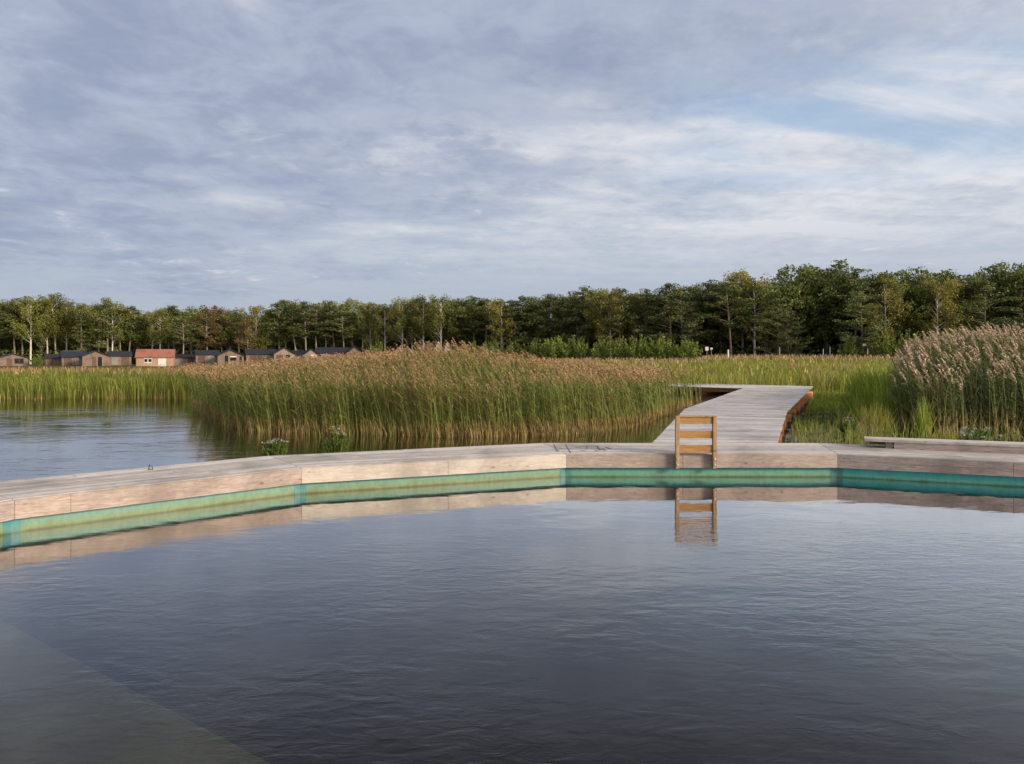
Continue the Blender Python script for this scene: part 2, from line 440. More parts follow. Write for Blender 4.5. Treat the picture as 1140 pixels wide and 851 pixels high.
for i in range(nP):
    j = (i + 1) % nP
    a, ang = seg_frame(P_in[i], P_in[j])
    L = lambda p: to_local(p, a, ang)
    nb = 12
    mb = MB()
    lead = random.random()
    full = (Vector(P_in[j]) - Vector(P_in[i])).length
    for k in range(nb):
        t0, t1 = (k + 0.05) / nb, (k + 0.95) / nb
        cuts = [0.0, 1.0]
        if full > 3:
            cuts = [0.0, 0.25 + 0.5 * random.random(), 1.0]
        for c0, c1 in zip(cuts[:-1], cuts[1:]):
            e0 = c0 + (0.0008 if c0 > 0 else 0.0012); e1 = c1 - (0.0008 if c1 < 1 else 0.0012)
            dzj = random.uniform(-0.002, 0.002)
            q = [Lp(Lp(P_in[i], P_out[i], t0), Lp(P_in[j], P_out[j], t0), e0), Lp(Lp(P_in[i], P_out[i], t0), Lp(P_in[j], P_out[j], t0), e1),
                 Lp(Lp(P_in[i], P_out[i], t1), Lp(P_in[j], P_out[j], t1), e1), Lp(Lp(P_in[i], P_out[i], t1), Lp(P_in[j], P_out[j], t1), e0)]
            mb.slab(*[L(p) for p in q], DZ - 0.03 + dzj, DZ + dzj)
    side_build(mb, 'deck_boards', M['deck'], a, ang)
    mb = MB(); mb.slab(L(P_l0[i]), L(P_l0[j]), L(P_u1[j]), L(P_u1[i]), 0.17, DZ - 0.035)
    side_build(mb, 'under_deck_blocker', M['blocker_dark'], a, ang)  # solid dark slab added under the boards so no light passes through
    mb = MB()
    zs = [0.152, 0.352]
    if fas[i] == 'greywood': zs = [0.152, 0.250, 0.352]
    for z0, z1 in zip(zs[:-1], zs[1:]):
        cuts = [0.0, 1.0]
        if i == 5: cuts = [0.0, 0.555, 1.0]
        if i == 2: cuts = [0.0, 0.16, 1.0]
        if i in (3, 4): cuts = [0.0, 0.52 if i == 3 else 0.43, 1.0]
        for c0, c1 in zip(cuts[:-1], cuts[1:]):
            e0, e1 = c0 + 0.0006, c1 - 0.0006
            mb.slab(*[L(p) for p in (Lp(P_f0[i], P_f0[j], e0), Lp(P_f0[i], P_f0[j], e1), Lp(P_in[i], P_in[j], e1), Lp(P_in[i], P_in[j], e0))],
                    z0 + (0.001 if z0 > 0.2 else 0), z1 - 0.001)
    fo = side_build(mb, 'fascia', M[fas[i]], a, ang)
    if i == 3: fo['label'] = 'pale cream fascia board'
    if i == 5: fo['label'] = 'grey brown fascia of two boards'
    mb = MB(); mb.slab(L(P_l0[i]), L(P_l0[j]), L(P_l1[j]), L(P_l1[i]), -1.6, 0.165)
    side_build(mb, 'pool_wall', M[lin[i]], a, ang)
    mb = MB(); mb.slab(L(P_u1[i]), L(P_u1[j]), L(P_u2[j]), L(P_u2[i]), 0.06, DZ - 0.034)
    side_build(mb, 'outer_fascia', M['greywood'], a, ang)
for i in range(1, nP - 1):              # bright corner strips of the pool wall
    mb = MB()
    a, ang = seg_frame(P_in[i], P_in[(i + 1) % nP])
    P3 = offset(PV, 0.031)
    u = (Vector(P3[i - 1]) - Vector(P3[i])).normalized(); v = (Vector(P3[i + 1]) - Vector(P3[i])).normalized()
    c = Vector(P3[i]); cb = Vector(P_l0[i])
    mb.slab(c + u * 0.085, c, cb, cb + u * 0.085, -1.5, 0.163); mb.slab(c, c + v * 0.085, cb + v * 0.085, cb, -1.5, 0.163)
    o = mb.build('corner_strip', M['cyan'], deck, deck_off)
# scuffs and writing-like scratches on the far side, hole in the right-hand fascia
mb = MB()


def stroke(pts, wd, z):
    for p, q in zip(pts[:-1], pts[1:]):
        p, q = Vector(p), Vector(q); d = (q - p).normalized(); nrm = Vector((-d.y, d.x)) * wd / 2
        mb.slab(p - nrm - d * wd * .3, q - nrm + d * wd * .3, q + nrm + d * wd * .3, p + nrm - d * wd * .3, z, z + 0.0015)


def dk(px, py): D = F * (CZ - DZ) / (py - HY); return ((px - HX) / F * D, D)


zz = DZ + 0.0035
stroke([dk(616.5, 495), dk(621, 503.5)], 0.012, zz); stroke([dk(629.5, 495), dk(635.5, 504.5)], 0.012, zz)
stroke([dk(621, 499), dk(627, 499.6)], 0.02, zz)
stroke([dk(648, 502.2), dk(652, 502.4)], 0.03, zz); stroke([dk(654, 496.5), dk(653.5, 500)], 0.014, zz)
stroke([dk(665, 497), dk(668, 501.5), dk(671, 500), dk(674, 502)], 0.022, zz + 0.002); stroke([dk(674, 498), dk(680, 500)], 0.025, zz)
stroke([dk(640, 498.5), dk(647, 499)], 0.012, zz); stroke([dk(663, 502), dk(666, 502.3)], 0.03, zz)
mb.build('scuff_mark', M['scuff'], deck, deck_off)
a, ang = seg_frame(P_in[5], P_in[6])
hx = 3.0
mb = MB(); r = 0.032
mb.tube([(hx, -0.0445, 0.262), (hx, -0.046, 0.262)], [r, r], 14)
side_build(mb, 'pipe_hole', M['black'], a, ang)

# water: pool inside the wall, lake outside
mb = MB(); mb.add([(p[0], p[1], 0.0) for p in P_l1], [tuple(range(nP - 1, -1, -1))])
tag(mb.build('pool_water', M['pool']), kind='structure')
Pm = offset(PV, 0.6)
mb = MB(); big = []
cx, cy = 3.0, 5.0
for p in Pm:
    d = Vector((p[0] - cx, p[1] - cy)).normalized() * 2600; big.append((cx + d.x, cy + d.y))
n_ = nP
mb.add([(p[0], p[1], 0.0) for p in Pm] + [(p[0], p[1], 0.0) for p in big], [(i, (i + 1) % n_, (i + 1) % n_ + n_, i + n_) for i in range(n_)])
for k, f in enumerate(mb.f): mb.f[k] = f[::-1]
lake = mb.build('lake_water', M['lake'])
for p in lake.data.polygons:
    if p.normal.z < 0: p.flip()
pw = bpy.data.objects['pool_water']
for p in pw.data.polygons:
    if p.normal.z < 0: p.flip()
tag(lake, kind='structure')
mb = MB(); mb.prism([(2.4, 1.72), (-4.95, 7.42), (-6.55, 4.6), (-6.55, 1.72)], -2.6, -0.6)
tag(mb.build('submerged_step', M['step']), 'mossy green underwater platform showing through the near corner of the dark pool', 'pool step')

# ------------------------------------------------------------------ boardwalk
walk = tag(empty('boardwalk', (5, 18, 0)), 'pale grey zigzag boardwalk of cross planks leading from the deck back into the reeds', 'boardwalk')
wo_ = Vector((-5, -18, 0))
WL = [(2.40, 13.42), (4.88, 22.1), (10.7, 36.2)]
WR = [(4.55, 13.42), (7.40, 21.05), (14.8, 38.4)]
o3 = Vector((-0.766, 0.643)) * 9.0
WL.append((WL[2][0] + o3.x, WL[2][1] + o3.y)); WR.append((WR[2][0] + o3.x * 1.25, WR[2][1] + o3.y * 1.25))
mb, beams, posts = MB(), MB(), []
for s in range(3):
    l0, l1, r0, r1 = WL[s], WL[s + 1], WR[s], WR[s + 1]
    ln = 0.5 * ((Vector(l1) - Vector(l0)).length + (Vector(r1) - Vector(r0)).length)
    n = int(ln / 0.145)
    for k in range(n):
        a0, a1 = (k + 0.05) / n, (k + 0.95) / n
        jz = random.uniform(-0.003, 0.003); je = [random.uniform(-0.004, 0.004) for _ in range(2)]
        mb.slab(Lp(Lp(l0, l1, a0), Lp(r0, r1, a0), je[0]), Lp(Lp(l0, l1, a0), Lp(r0, r1, a0), 1 + je[1]),
                Lp(Lp(l0, l1, a1), Lp(r0, r1, a1), 1 + je[1]), Lp(Lp(l0, l1, a1), Lp(r0, r1, a1), je[0]), DZ - 0.012 + jz - 0.03, DZ - 0.012 + jz)
    for e0, e1 in ((0.11, 0.135), (0.48, 0.505), (0.865, 0.89)):
        beams.slab(Lp(l0, r0, e0), Lp(l0, r0, e1), Lp(l1, r1, e1), Lp(l1, r1, e0), DZ - 0.24, DZ - 0.05)
    nb_ = max(2, int(ln / 2.1))
    for k in range(nb_ + 1):
        kk = min(max((k + (0.25 if k == 0 else 0)) / nb_, 0.02), 0.98)
        a_, b_ = Lp(l0, l1, kk), Lp(r0, r1, kk)
        d = (Vector(b_) - Vector(a_)).normalized(); q = Vector((-d.y, d.x)) * 0.06
        c0, c1 = Vector(Lp(a_, b_, 0.01)), Vector(Lp(a_, b_, 0.99))
        beams.slab(c0 - q, c1 - q, c1 + q, c0 + q, DZ - 0.40, DZ - 0.245)
        for e in (0.07, 0.93):
            posts.append(Lp(a_, b_, e))
mb.build('decking', M['walk'], walk, wo_)
beams.build('beam', M['orange'], walk, wo_)
for p in posts:
    pm = MB(); pm.tube([(p[0], p[1], -1.6), (p[0], p[1], DZ - 0.405)], [0.07, 0.07], 8)
    pm.build('post', M['orange'], walk, wo_)

# ------------------------------------------------------------------ ladder on the far side of the pool
ld = tag(empty('pool_ladder', (2.785, 11.87, 0)), 'short brown timber ladder with three boards fixed to the far edge of the pool', 'ladder')
yl = -0.03
for x in (-0.281, 0.281):
    mb = MB(); mb.box(x - 0.026, x + 0.026, yl - 0.045, yl + 0.043, 0.155, 0.945)
    st = mb.build('stringer', M['ladder_side'], ld)
    for z in (0.21, 0.30):
        b = MB(); b.tube([(x, yl - 0.0455, z), (x, yl - 0.056, z)], [0.017, 0.015], 10); b.build('bolt', M['steel'], st)
for z0, z1 in ((0.825, 0.930), (0.605, 0.716), (0.389, 0.505)):
    mb = MB(); mb.box(-0.2495, 0.2495, yl - 0.02, yl + 0.015, z0, z1); mb.build('rung_board', M['ladder'], ld)
mb = MB(); mb.box(-0.2495, 0.2495, yl - 0.038, yl + 0.036, 0.932, 0.948); mb.build('top_cap', M['ladder_side'], ld)

# ------------------------------------------------------------------ low bench on the right of the deck
a, ang = seg_frame(P_in[5], P_in[6])
bench = tag(empty('low_bench', (0, 0, 0)), 'long low timber bench lying along the outer edge of the deck on the right', 'bench')
bench.location = a; bench.rotation_euler = (0, 0, ang)
mb = MB()
for k in range(3):
    mb.box(0.42, 4.1, 1.02 + k * 0.145, 1.02 + k * 0.145 + 0.138, DZ + 0.105, DZ + 0.143)
mb.build('seat', M['deck'], bench)
mb = MB(); mb.box(0.85, 4.1, 1.03, 1.07, DZ + 0.004, DZ + 0.104)
mb.build('front_board', M['greywood'], bench)
mb = MB(); mb.box(0.50, 4.0, 1.36, 1.40, DZ + 0.03, DZ + 0.104); mb.build('back_board', M['greywood'], bench)
for x in (0.78, 2.4, 3.95):
    mb = MB(); mb.box(x - 0.05, x + 0.05, 1.075, 1.355, DZ + 0.002, DZ + 0.1045); mb.build('leg', M['greywood'], bench)
mb = MB(); mb.tube([(3.05, 1.029, DZ + 0.055), (3.05, 1.026, DZ + 0.055)], [0.03, 0.03], 12); mb.build('bolt_hole', M['black'], bench)

# small things on the deck and in the pool
D_ = 10.6; px_ = 168.5
p = dk(168.5, 523); cl = tag(empty('mooring_cleat', (p[0], p[1], DZ + 0.003)), 'tiny black cleat at the outer edge of the deck beside the open water', 'cleat')
cl.scale = (0.7, 0.7, 0.75)
mb = MB(); mb.tube([(-0.045, 0, 0), (-0.045, 0, 0.045), (-0.03, 0, 0.07)], [0.008, 0.008, 0.013], 8); mb.tube([(0.02, 0, 0), (0.02, 0, 0.04), (0.0, 0, 0.065)], [0.006, 0.006, 0.007], 8)
mb.build('horn', M['black'], cl); mb = MB(); mb.box(-0.06, 0.03, -0.012, 0.012, 0, 0.004); mb.build('foot_plate', M['black'], cl)


# ------------------------------------------------------------------ reeds, rushes and meadow grass
M['reed_stem'] = mat_stem('reed_stem', (0.34, 0.20, 0.08), (0.14, 0.17, 0.036), 0.05, 0.36)
M['straw'] = mat_leaf('dead_straw', (0.20, 0.125, 0.050), (0.38, 0.26, 0.11), None)
M['dark_stem'] = mat_stem('dark_reed_stem', (0.30, 0.20, 0.09), (0.10, 0.12, 0.035), 0.1, 0.7)
M['reed_leaf'] = mat_leaf('reed_leaf', (0.105, 0.165, 0.024), (0.235, 0.225, 0.042), (0.29, 0.20, 0.065), 0.35)
M['reed_plume'] = mat_leaf('reed_plume', (0.32, 0.195, 0.085), (0.43, 0.28, 0.135), None, vr=0.40)
M['pale_plume'] = mat_leaf('pale_plume', (0.42, 0.29, 0.185), (0.54, 0.39, 0.26), None, vr=0.40)
M['dark_reed'] = mat_leaf('dark_reed_leaf', (0.060, 0.105, 0.026), (0.135, 0.175, 0.040), (0.15, 0.14, 0.045), 0.6)
M['rush'] = mat_leaf('rush_blade', (0.17, 0.26, 0.026), (0.32, 0.33, 0.040), (0.11, 0.18, 0.024), 0.30)
M['sedge'] = mat_leaf('sedge_blade', (0.14, 0.20, 0.030), (0.25, 0.24, 0.050), (0.26, 0.19, 0.07), 0.9)
M['yellow'] = mat_leaf('yellow_blade', (0.20, 0.225, 0.030), (0.36, 0.29, 0.05), None)
M['meadow'] = mat_leaf('meadow_blade', (0.17, 0.225, 0.025), (0.30, 0.30, 0.042), (0.30, 0.245, 0.065), 0.10)
M['meadow_head'] = mat_leaf('meadow_seed_head', (0.36, 0.235, 0.12), (0.42, 0.29, 0.15), None)
M['far_belt'] = mat_leaf('far_belt_blade', (0.16, 0.20, 0.026), (0.27, 0.255, 0.042), (0.10, 0.14, 0.022), 0.16)


def strips(P, wid, ang):
    """P (N,K,3) centre lines -> quads (N*(K-1),4,3), width wid (N,K), flat side turned by ang (N)"""
    s = np.stack([np.cos(ang), np.sin(ang), np.zeros_like(ang)], -1)[:, None, :] * wid[..., None] * 0.5
    A, B = P - s, P + s
    Q = np.stack([A[:, :-1], B[:, :-1], B[:, 1:], A[:, 1:]], 2)
    return Q.reshape(-1, 4, 3)


def U(a, b, n): return RNG.uniform(a, b, n)


def reeds(x, y, h, lean=(-0.12, 0.0), leaves=6, plume=0.26, wscale=1.0, base=None, droop=1.0, pl_n=7, pl_prob=0.8):
    """stems with arching leaves and a feathery plume; returns quads and material index (0 stem, 1 leaf, 2 plume)"""
    n = len(x)
    zb = np.maximum(ground_z(x, y), -0.9) - 0.05 if base is None else np.full(n, base)
    zb = np.minimum(zb, 0.6)
    lx = (RNG.normal(lean[0], 0.11, n) + 0.07 * wob(x, y, 0.8)) * h; ly = RNG.normal(lean[1], 0.10, n) * h
    top = h
    ks = np.array([0, 0.3, 0.62, 1.0])
    P = np.zeros((n, 4, 3))
    for i, k in enumerate(ks):
        b = k ** 1.8
        P[:, i, 0] = x + lx * b; P[:, i, 1] = y + ly * b; P[:, i, 2] = zb + (top - zb) * k
    wst = np.array([0.016, 0.014, 0.011, 0.006])[None, :] * wscale * np.ones((n, 1))
    Q = [strips(P, wst, U(-0.5, 0.5, n))]; mi = [np.zeros(len(Q[0]), int)]
    for l in range(leaves):
        f = U(0.14, 0.97, n) if l else U(0.75, 0.98, n)
        b = f ** 1.8
        bx, by, bz = x + lx * b, y + ly * b, zb + (top - zb) * f
        a = RNG.normal(math.pi if lean[0] < 0 else 0.0, 1.1, n)
        ln = U(0.28, 0.55, n) * (0.6 + 0.25 * h)
        L = np.zeros((n, 4, 3))
        up = U(0.35, 0.95, n); dr = U(0.1, 0.75, n) * droop
        for i, k in enumerate((0, 0.35, 0.7, 1.0)):
            r = ln * k * (1 - 0.25 * up)
            L[:, i, 0] = bx + np.cos(a) * r; L[:, i, 1] = by + np.sin(a) * r
            L[:, i, 2] = bz + ln * (up * k - dr * k * k)
        wl = np.array([0.012, 0.026, 0.020, 0.003])[None, :] * wscale * np.ones((n, 1))
        q = strips(L, wl, a + math.pi / 2 + U(-0.5, 0.5, n)); Q.append(q); mi.append(np.ones(len(q), int))
    if plume:
        sel = RNG.random(n) < pl_prob
        m = sel.sum()
        tx, ty, tz = (x + lx)[sel], (y + ly)[sel], np.full(n, 1.0)[sel] * top[sel]
        dirx = np.sign(lean[0] if lean[0] else 1)
        ph = plume * U(0.7, 1.25, m)
        for k in range(pl_n):
            f = k / max(pl_n - 1, 1)
            a = U(-math.pi, math.pi, m)
            r = 0.28 * ph * (1 - 0.55 * f) * U(0.4, 1.0, m)
            L = np.zeros((m, 3, 3))
            bx = tx + dirx * ph * 0.45 * f * f; bz = tz - 0.25 * ph + ph * f * 0.95
            L[:, 0, 0] = bx; L[:, 0, 1] = ty; L[:, 0, 2] = bz
            L[:, 1, 0] = bx + np.cos(a) * r * 0.6 + dirx * 0.03; L[:, 1, 1] = ty + np.sin(a) * r * 0.6; L[:, 1, 2] = bz + 0.14 * ph
            L[:, 2, 0] = bx + np.cos(a) * r + dirx * 0.07; L[:, 2, 1] = ty + np.sin(a) * r; L[:, 2, 2] = bz + U(0.02, 0.16, m) * ph
            wl = np.array([0.010, 0.030, 0.006])[None, :] * wscale * (plume / 0.26) * np.ones((m, 1))
            q = strips(L, wl, U(-0.9, 0.9, m)); Q.append(q); mi.append(np.full(len(q), 2))
    return np.concatenate(Q), np.concatenate(mi)


def blades(x, y, h, wid, lean=0.25, segs=2, base=None, bias=(0, 0)):
    n = len(x)
    zb = np.maximum(ground_z(x, y) - 0.03, -0.25) if base is None else np.full(n, base)
    a = U(-math.pi, math.pi, n); r = np.abs(RNG.normal(0, lean, n)) * h
    K = segs + 1
    P = np.zeros((n, K, 3))
    for i in range(K):
        k = i / segs
        P[:, i, 0] = x + np.cos(a) * r * k ** 2 + bias[0] * h * k ** 2; P[:, i, 1] = y + np.sin(a) * r * k ** 2 + bias[1] * h * k ** 2
        P[:, i, 2] = zb + h * (k - 0.12 * k * k)
    wl = np.linspace(1, 0.25, K)[None, :] * wid[:, None]
    return strips(P, wl, U(-0.8, 0.8, n))


def sample_area(n, x0, x1, y0, y1, inside):
    x, y = U(x0, x1, n), U(y0, y1, n)
    k = inside(x, y)
    return x[k], y[k]


def wob(x, y, s=1.0): return np.sin(x * 0.9 * s + 1.7) * np.cos(y * 0.7 * s + 0.4) + 0.5 * np.sin(x * 2.3 * s + y * 1.1 * s)


# --- central bed
fx = np.array([-13.5, -12.6, -11.2, -9.9, -8.4, -7.3, -6.3, -4.7, -3.17, -1.5, -0.2, 1.48, 3.0, 3.9, 5.2, 7.5, 10.0])
fy = np.array([33.5, 31.0, 27.5, 25.0, 22.3, 20.4, 19.0, 18.6, 18.4, 17.8, 17.8, 18.4, 20.0, 21.6, 25.0, 30.5, 37.0])


def left_edge(y): return np.interp(y, [17, 19, 22, 25, 30, 34, 50], [-6.6, -7.2, -8.6, -10.2, -12.9, -15.5, -19.0])


def walk_left(y): return np.interp(y, [13.4, 22.1, 36.2, 60], [2.4, 4.88, 10.7, 10.7]) - 0.35


def in_center(x, y):
    return (y > np.interp(x, fx, fy) + 0.25 * wob(x, y, 1.6)) & (x > left_edge(y) + 0.3 * wob(y, x, 1.5)) & ((x < walk_left(y)) | (y > 50)) & ~((x / y * F + HX > 738) & (y > 31) & (y < 46))


def h_center(x, y):
    c = np.interp(x / y * F + HX, [200, 250, 300, 340, 400, 450, 490, 520, 560, 600, 640, 700, 760, 800, 900],
                  [408, 407, 404, 400.5, 396.5, 390.5, 385, 385, 390.5, 399, 404, 408, 413, 417, 420])   # how high the crest stands
    hh = CZ - (c - HY) / F * np.where(c > HY, np.maximum(y, 21.0), 24.0)
    near = np.clip((y - np.interp(x, fx, fy)) / 5.5, 0, 1)
    return np.maximum(1.25 + (hh - 0.10 - 1.25) * near, 0.7)


x1, y1 = sample_area(9500, -14, 11, 17, 24.5, in_center)
x2, y2 = sample_area(9000, -19, 11, 24.5, 45, in_center)
x, y = np.concatenate([x1, x2]), np.concatenate([y1, y2])
h = h_center(x, y) * U(0.80, 1.03, len(x)) * np.clip(1 + 0.05 * wob(x, y, 1.2), 0.86, 1.12)
h = np.where(y > 27, np.minimum(h, np.interp(x / y * F + HX, [200, 440, 520, 600, 800], [1.5, 1.8, 1.8, 1.42, 1.25])), h)
k = y < 22.5
Qa, ma = reeds(x[k], y[k], h[k], (-0.13, -0.02), 8, 0.20, 1.0, pl_prob=0.5)
Qb, mb_ = reeds(x[~k], y[~k], h[~k], (-0.13, -0.02), 4, 0.24, 1.5, pl_prob=0.9, pl_n=6)
# short dead and green shoots at the water's edge
xe, ye = sample_area(5200, -12, 6, 17, 26, lambda a, b: in_center(a, b) & (b < np.interp(a, fx, fy) + 1.5))
Qc = blades(xe, ye, U(0.4, 1.15, len(xe)), U(0.012, 0.026, len(xe)), 0.16, 3, bias=(-0.10, 0))
xs, ys = U(-12.5, 3.5, 420), U(0, 1, 420); ys = np.interp(xs, fx, fy) - np.abs(RNG.normal(0, 0.35, 420))
Qd = blades(xs, ys, U(0.15, 0.7, 420), U(0.008, 0.016, 420), 0.2, 3, base=-0.02, bias=(-0.12, 0))
ne = 1500
xs = U(-12.5, 4.0, ne); ys = np.interp(xs, fx, fy) + U(-0.1, 0.7, ne); kk = (wob(xs, ys, 2.1) > -0.5) & (xs < walk_left(ys)); xs, ys = xs[kk], ys[kk]
Qe = blades(xs, ys, U(0.16, 0.46, len(xs)), U(0.016, 0.034, len(xs)), 0.18, 3, base=-0.05, bias=(-0.14, -0.05))
me = quads_mesh('reed_bed', np.concatenate([Qa, Qb, Qc, Qd, Qe]), [M['reed_stem'], M['reed_leaf'], M['reed_plume'], M['straw']],
                np.concatenate([ma, mb_, np.where(np.repeat(RNG.random(len(xe)) < 0.22, 3), 0, 1), np.ones(len(Qd), int), np.full(len(Qe), 3)]))
tag(link('reed_bed', me), 'broad bed of tan plumed reeds rising to a hump between open water and boardwalk', 'reeds', kind='stuff')

# --- far belt on the left, across the open water
def in_belt(x, y): return (y > 33.2 + 0.5 * wob(x, y, 0.8)) & (x < left_edge(y) + 3.0) & (x > -0.75 * y)
x1, y1 = sample_area(12000, -42, -8, 32.5, 41, in_belt)
x2, y2 = sample_area(17000, -75, -10, 41, 96, lambda a, b: in_belt(a, b))
x, y = np.concatenate([x1, x2]), np.concatenate([y1, y2])
top = CZ - (np.interp(y, [33, 40, 60, 96], [417, 413, 410.5, 408.5]) + U(-0.5, 3.2, len(x)) - HY) / F * y + 0.05 * wob(x, y, 0.5)
hb = top - np.maximum(ground_z(x, y) - 0.03, -0.25)
Q1 = blades(x, y, hb, U(0.022, 0.05, len(x)) * (0.7 + y / 60), 0.14, 2, bias=(-0.06, 0))
k = (RNG.random(len(x)) < 0.16) & (y > 50)
n = k.sum()
Q2 = blades(x[k] - 0.05, y[k], U(0.25, 0.45, n), U(0.07, 0.13, n), 0.3, 1)
Q2[:, :, 2] += (hb[k] - 0.22)[:, None]
k2 = (y < 36) & (RNG.random(len(x)) < 0.35); n2 = k2.sum()
Q3 = blades(x[k2], y[k2] - 0.2, U(0.4, 0.9, n2), U(0.02, 0.045, n2), 0.1, 2)
me = quads_mesh('reed_belt', np.concatenate([Q1, Q2, Q3]), [M['far_belt'], M['reed_plume'], M['reed_stem']],
                np.concatenate([np.zeros(len(Q1), int), np.ones(len(Q2), int), np.full(len(Q3), 2)]))
tag(link('reed_belt', me), 'low green and tan reed belt along the far shore of the open water', 'reeds', kind='stuff')

# --- tall clump on the right
def in_right(x, y): return (y > 19.0 + 0.35 * wob(x, y, 1.5)) & (x > 0.506 * y + 0.3 * wob(y, x, 1.3)) & (x < 26)
x, y = sample_area(8200, 9, 26, 18.5, 33, in_right)
c = np.interp(x / y * F + HX, [950, 985, 1005, 1020, 1040, 1065, 1100, 1140, 1300], [404, 402, 394, 384, 373, 367, 364, 363.5, 363.5])
hh = CZ - (c - HY) / F * 26.0 - 0.22
rise = np.clip((y - 19.0) / 7.0, 0, 1) ** 0.75
h = (1.30 + (hh - 1.30) * rise) * U(0.76, 1.05, len(x))
Qa, ma = reeds(x, y, h, (-0.10, -0.03), 12, 0.32, 1.35, droop=1.0, pl_n=10, pl_prob=0.34)
me = quads_mesh('tall_reed_clump', Qa, [M['dark_stem'], M['dark_reed'], M['pale_plume']], ma)
tag(link('tall_reed_clump', me), 'tall dark green reed clump with pinkish feathery plumes at the right edge', 'reeds', kind='stuff')

# --- rushes between the boardwalk and the clump, low sedge behind the deck
def walk_right(y): return np.interp(y, [13.4, 21.05, 38.4], [4.55, 7.40, 14.8]) + 0.25
def pond(x, y): return ((x - 9.3) / 1.75) ** 2 + ((y - 24.0) / 1.9) ** 2 < 1.0 + 0.25 * wob(x, y, 2)
def in_rush(x, y): return (x > walk_right(y)) & (y > 21.5 + 0.4 * wob(x, y, 1.4)) & ~pond(x, y) & (x < 0.62 * y) & ~((x < walk_right(y) + 1.6) & (y < 27))
x1, y1 = sample_area(9000, 7, 18, 21, 30, in_rush); x2, y2 = sample_area(14000, 8, 32, 28, 46, lambda a, b: in_rush(a, b) & ~((a < 15) & (b < 29)))
x, y = np.concatenate([x1, x2]), np.concatenate([y1, y2])
cap = np.interp(x / y * F + HX, [870, 900, 930, 960, 1000, 1100], [428, 424, 408, 402, 398, 396])
h = np.clip(CZ - (cap - HY) / F * y, 0.5, 1.7) * U(0.55, 1.0, len(x)) * np.clip(0.92 + 0.13 * wob(x, y, 1.9), 0.6, 1.1)
h = np.where(x < walk_right(y) + 1.6, np.minimum(h, 0.22 + 0.10 * U(0, 1, len(x))), h)
Q1 = blades(x, y, h + 0.1, U(0.016, 0.04, len(x)) * (0.6 + y / 45), 0.17, 3, bias=(-0.05, 0))
deck_out = lambda x: np.interp(x, [4.7, 5.25, 9.6, 12.6], [13.5, 13.45, 11.7, 8.6])
def in_sedge(x, y): return (x > walk_right(y) - 0.1) & (y > deck_out(x) + 0.15) & ~pond(x, y) & (x < 12.5) & ~((x > 9.3) & (y > 18.6)) & (RNG.random(len(x)) < np.clip(0.55 + 0.35 * wob(x, y, 1.3) + np.where(x < walk_right(y) + 1.2, 0.5, 0), 0.2, 1.0))
x, y = sample_area(9000, 4.7, 12.5, 11.5, 22, in_sedge)
k = wob(x, y, 2.3) + RNG.normal(0, 0.45, len(x)) > np.where(x < walk_right(y) + 1.2, -1.0, -0.25); x, y = x[k], y[k]
Q2 = blades(x, y, np.where(x < walk_right(y) + 1.1, 0.38, 1.0) * U(0.16, 0.6, len(x)) * np.clip(0.6 + (y - 13) * 0.09, 0.5, 1.5), U(0.012, 0.026, len(x)), 0.32, 3, base=-0.03)
me = quads_mesh('rushes', np.concatenate([Q1, Q2]), [M['rush'], M['sedge']], np.concatenate([np.zeros(len(Q1), int), np.ones(len(Q2), int)]))
tag(link('rushes', me), 'bright green rushes and low sedge growing in shallow water beside the boardwalk', 'rushes', kind='stuff')

# --- meadow running back to the wood
def in_meadow(x, y): return (x > -0.25 * y) & (x < 0.70 * y) & (y > 40 + 0.5 * wob(x, y, 0.6)) & (x > left_edge(np.minimum(y, 50)) + 2)
x1, y1 = sample_area(34000, -15, 45, 40, 62, in_meadow); x2, y2 = sample_area(40000, -26, 85, 62, 124, in_meadow)
x, y = np.concatenate([x1, x2]), np.concatenate([y1, y2])
cap = np.interp(y, [40, 50, 70, 100, 124], [414, 406, 399.5, 395.5, 394.0])
pxm = x / y * F + HX
cap = cap + np.interp(pxm, [480, 560, 770, 800], [5.0, 5.0, 4.0, 0.0]) * np.clip((y - 55) / 20, 0, 1)
top = CZ - (cap + U(-0.8, 4.0, len(x)) - HY) / F * y
hm = np.clip(top - ground_z(x, y), 0.25, 1.6)
Q1 = blades(x, y, hm, U(0.03, 0.06, len(x)) * (0.5 + y / 80), 0.2, 2)
pr = np.clip((y - 78) / 40, 0.02, 0.6)
k = RNG.random(len(x)) < pr; n = k.sum()
Q2 = blades(x[k], y[k], U(0.2, 0.4, n), U(0.05, 0.11, n) * (0.5 + y[k] / 90), 0.25, 1); Q2[:, :, 2] += (hm[k] * 0.88)[:, None]
me = quads_mesh('meadow_grass', np.concatenate([Q1, Q2]), [M['meadow'], M['meadow_head']], np.concatenate([np.zeros(len(Q1), int), np.ones(len(Q2), int)]))
tag(link('meadow_grass', me), 'yellow green meadow of tall grass stretching back to the wood', 'grass', kind='stuff')

# --- single plants one can point at
M['herb'] = mat_leaf('herb_leaf', (0.075, 0.12, 0.022), (0.14, 0.17, 0.035), None)
M['white_flower'] = mat_leaf('white_flower', (0.28, 0.275, 0.22), (0.42, 0.40, 0.35), None, vr=0.45)
M['pink_flower'] = mat_leaf('pink_flower', (0.30, 0.25, 0.16), (0.38, 0.30, 0.22), None, vr=0.35)


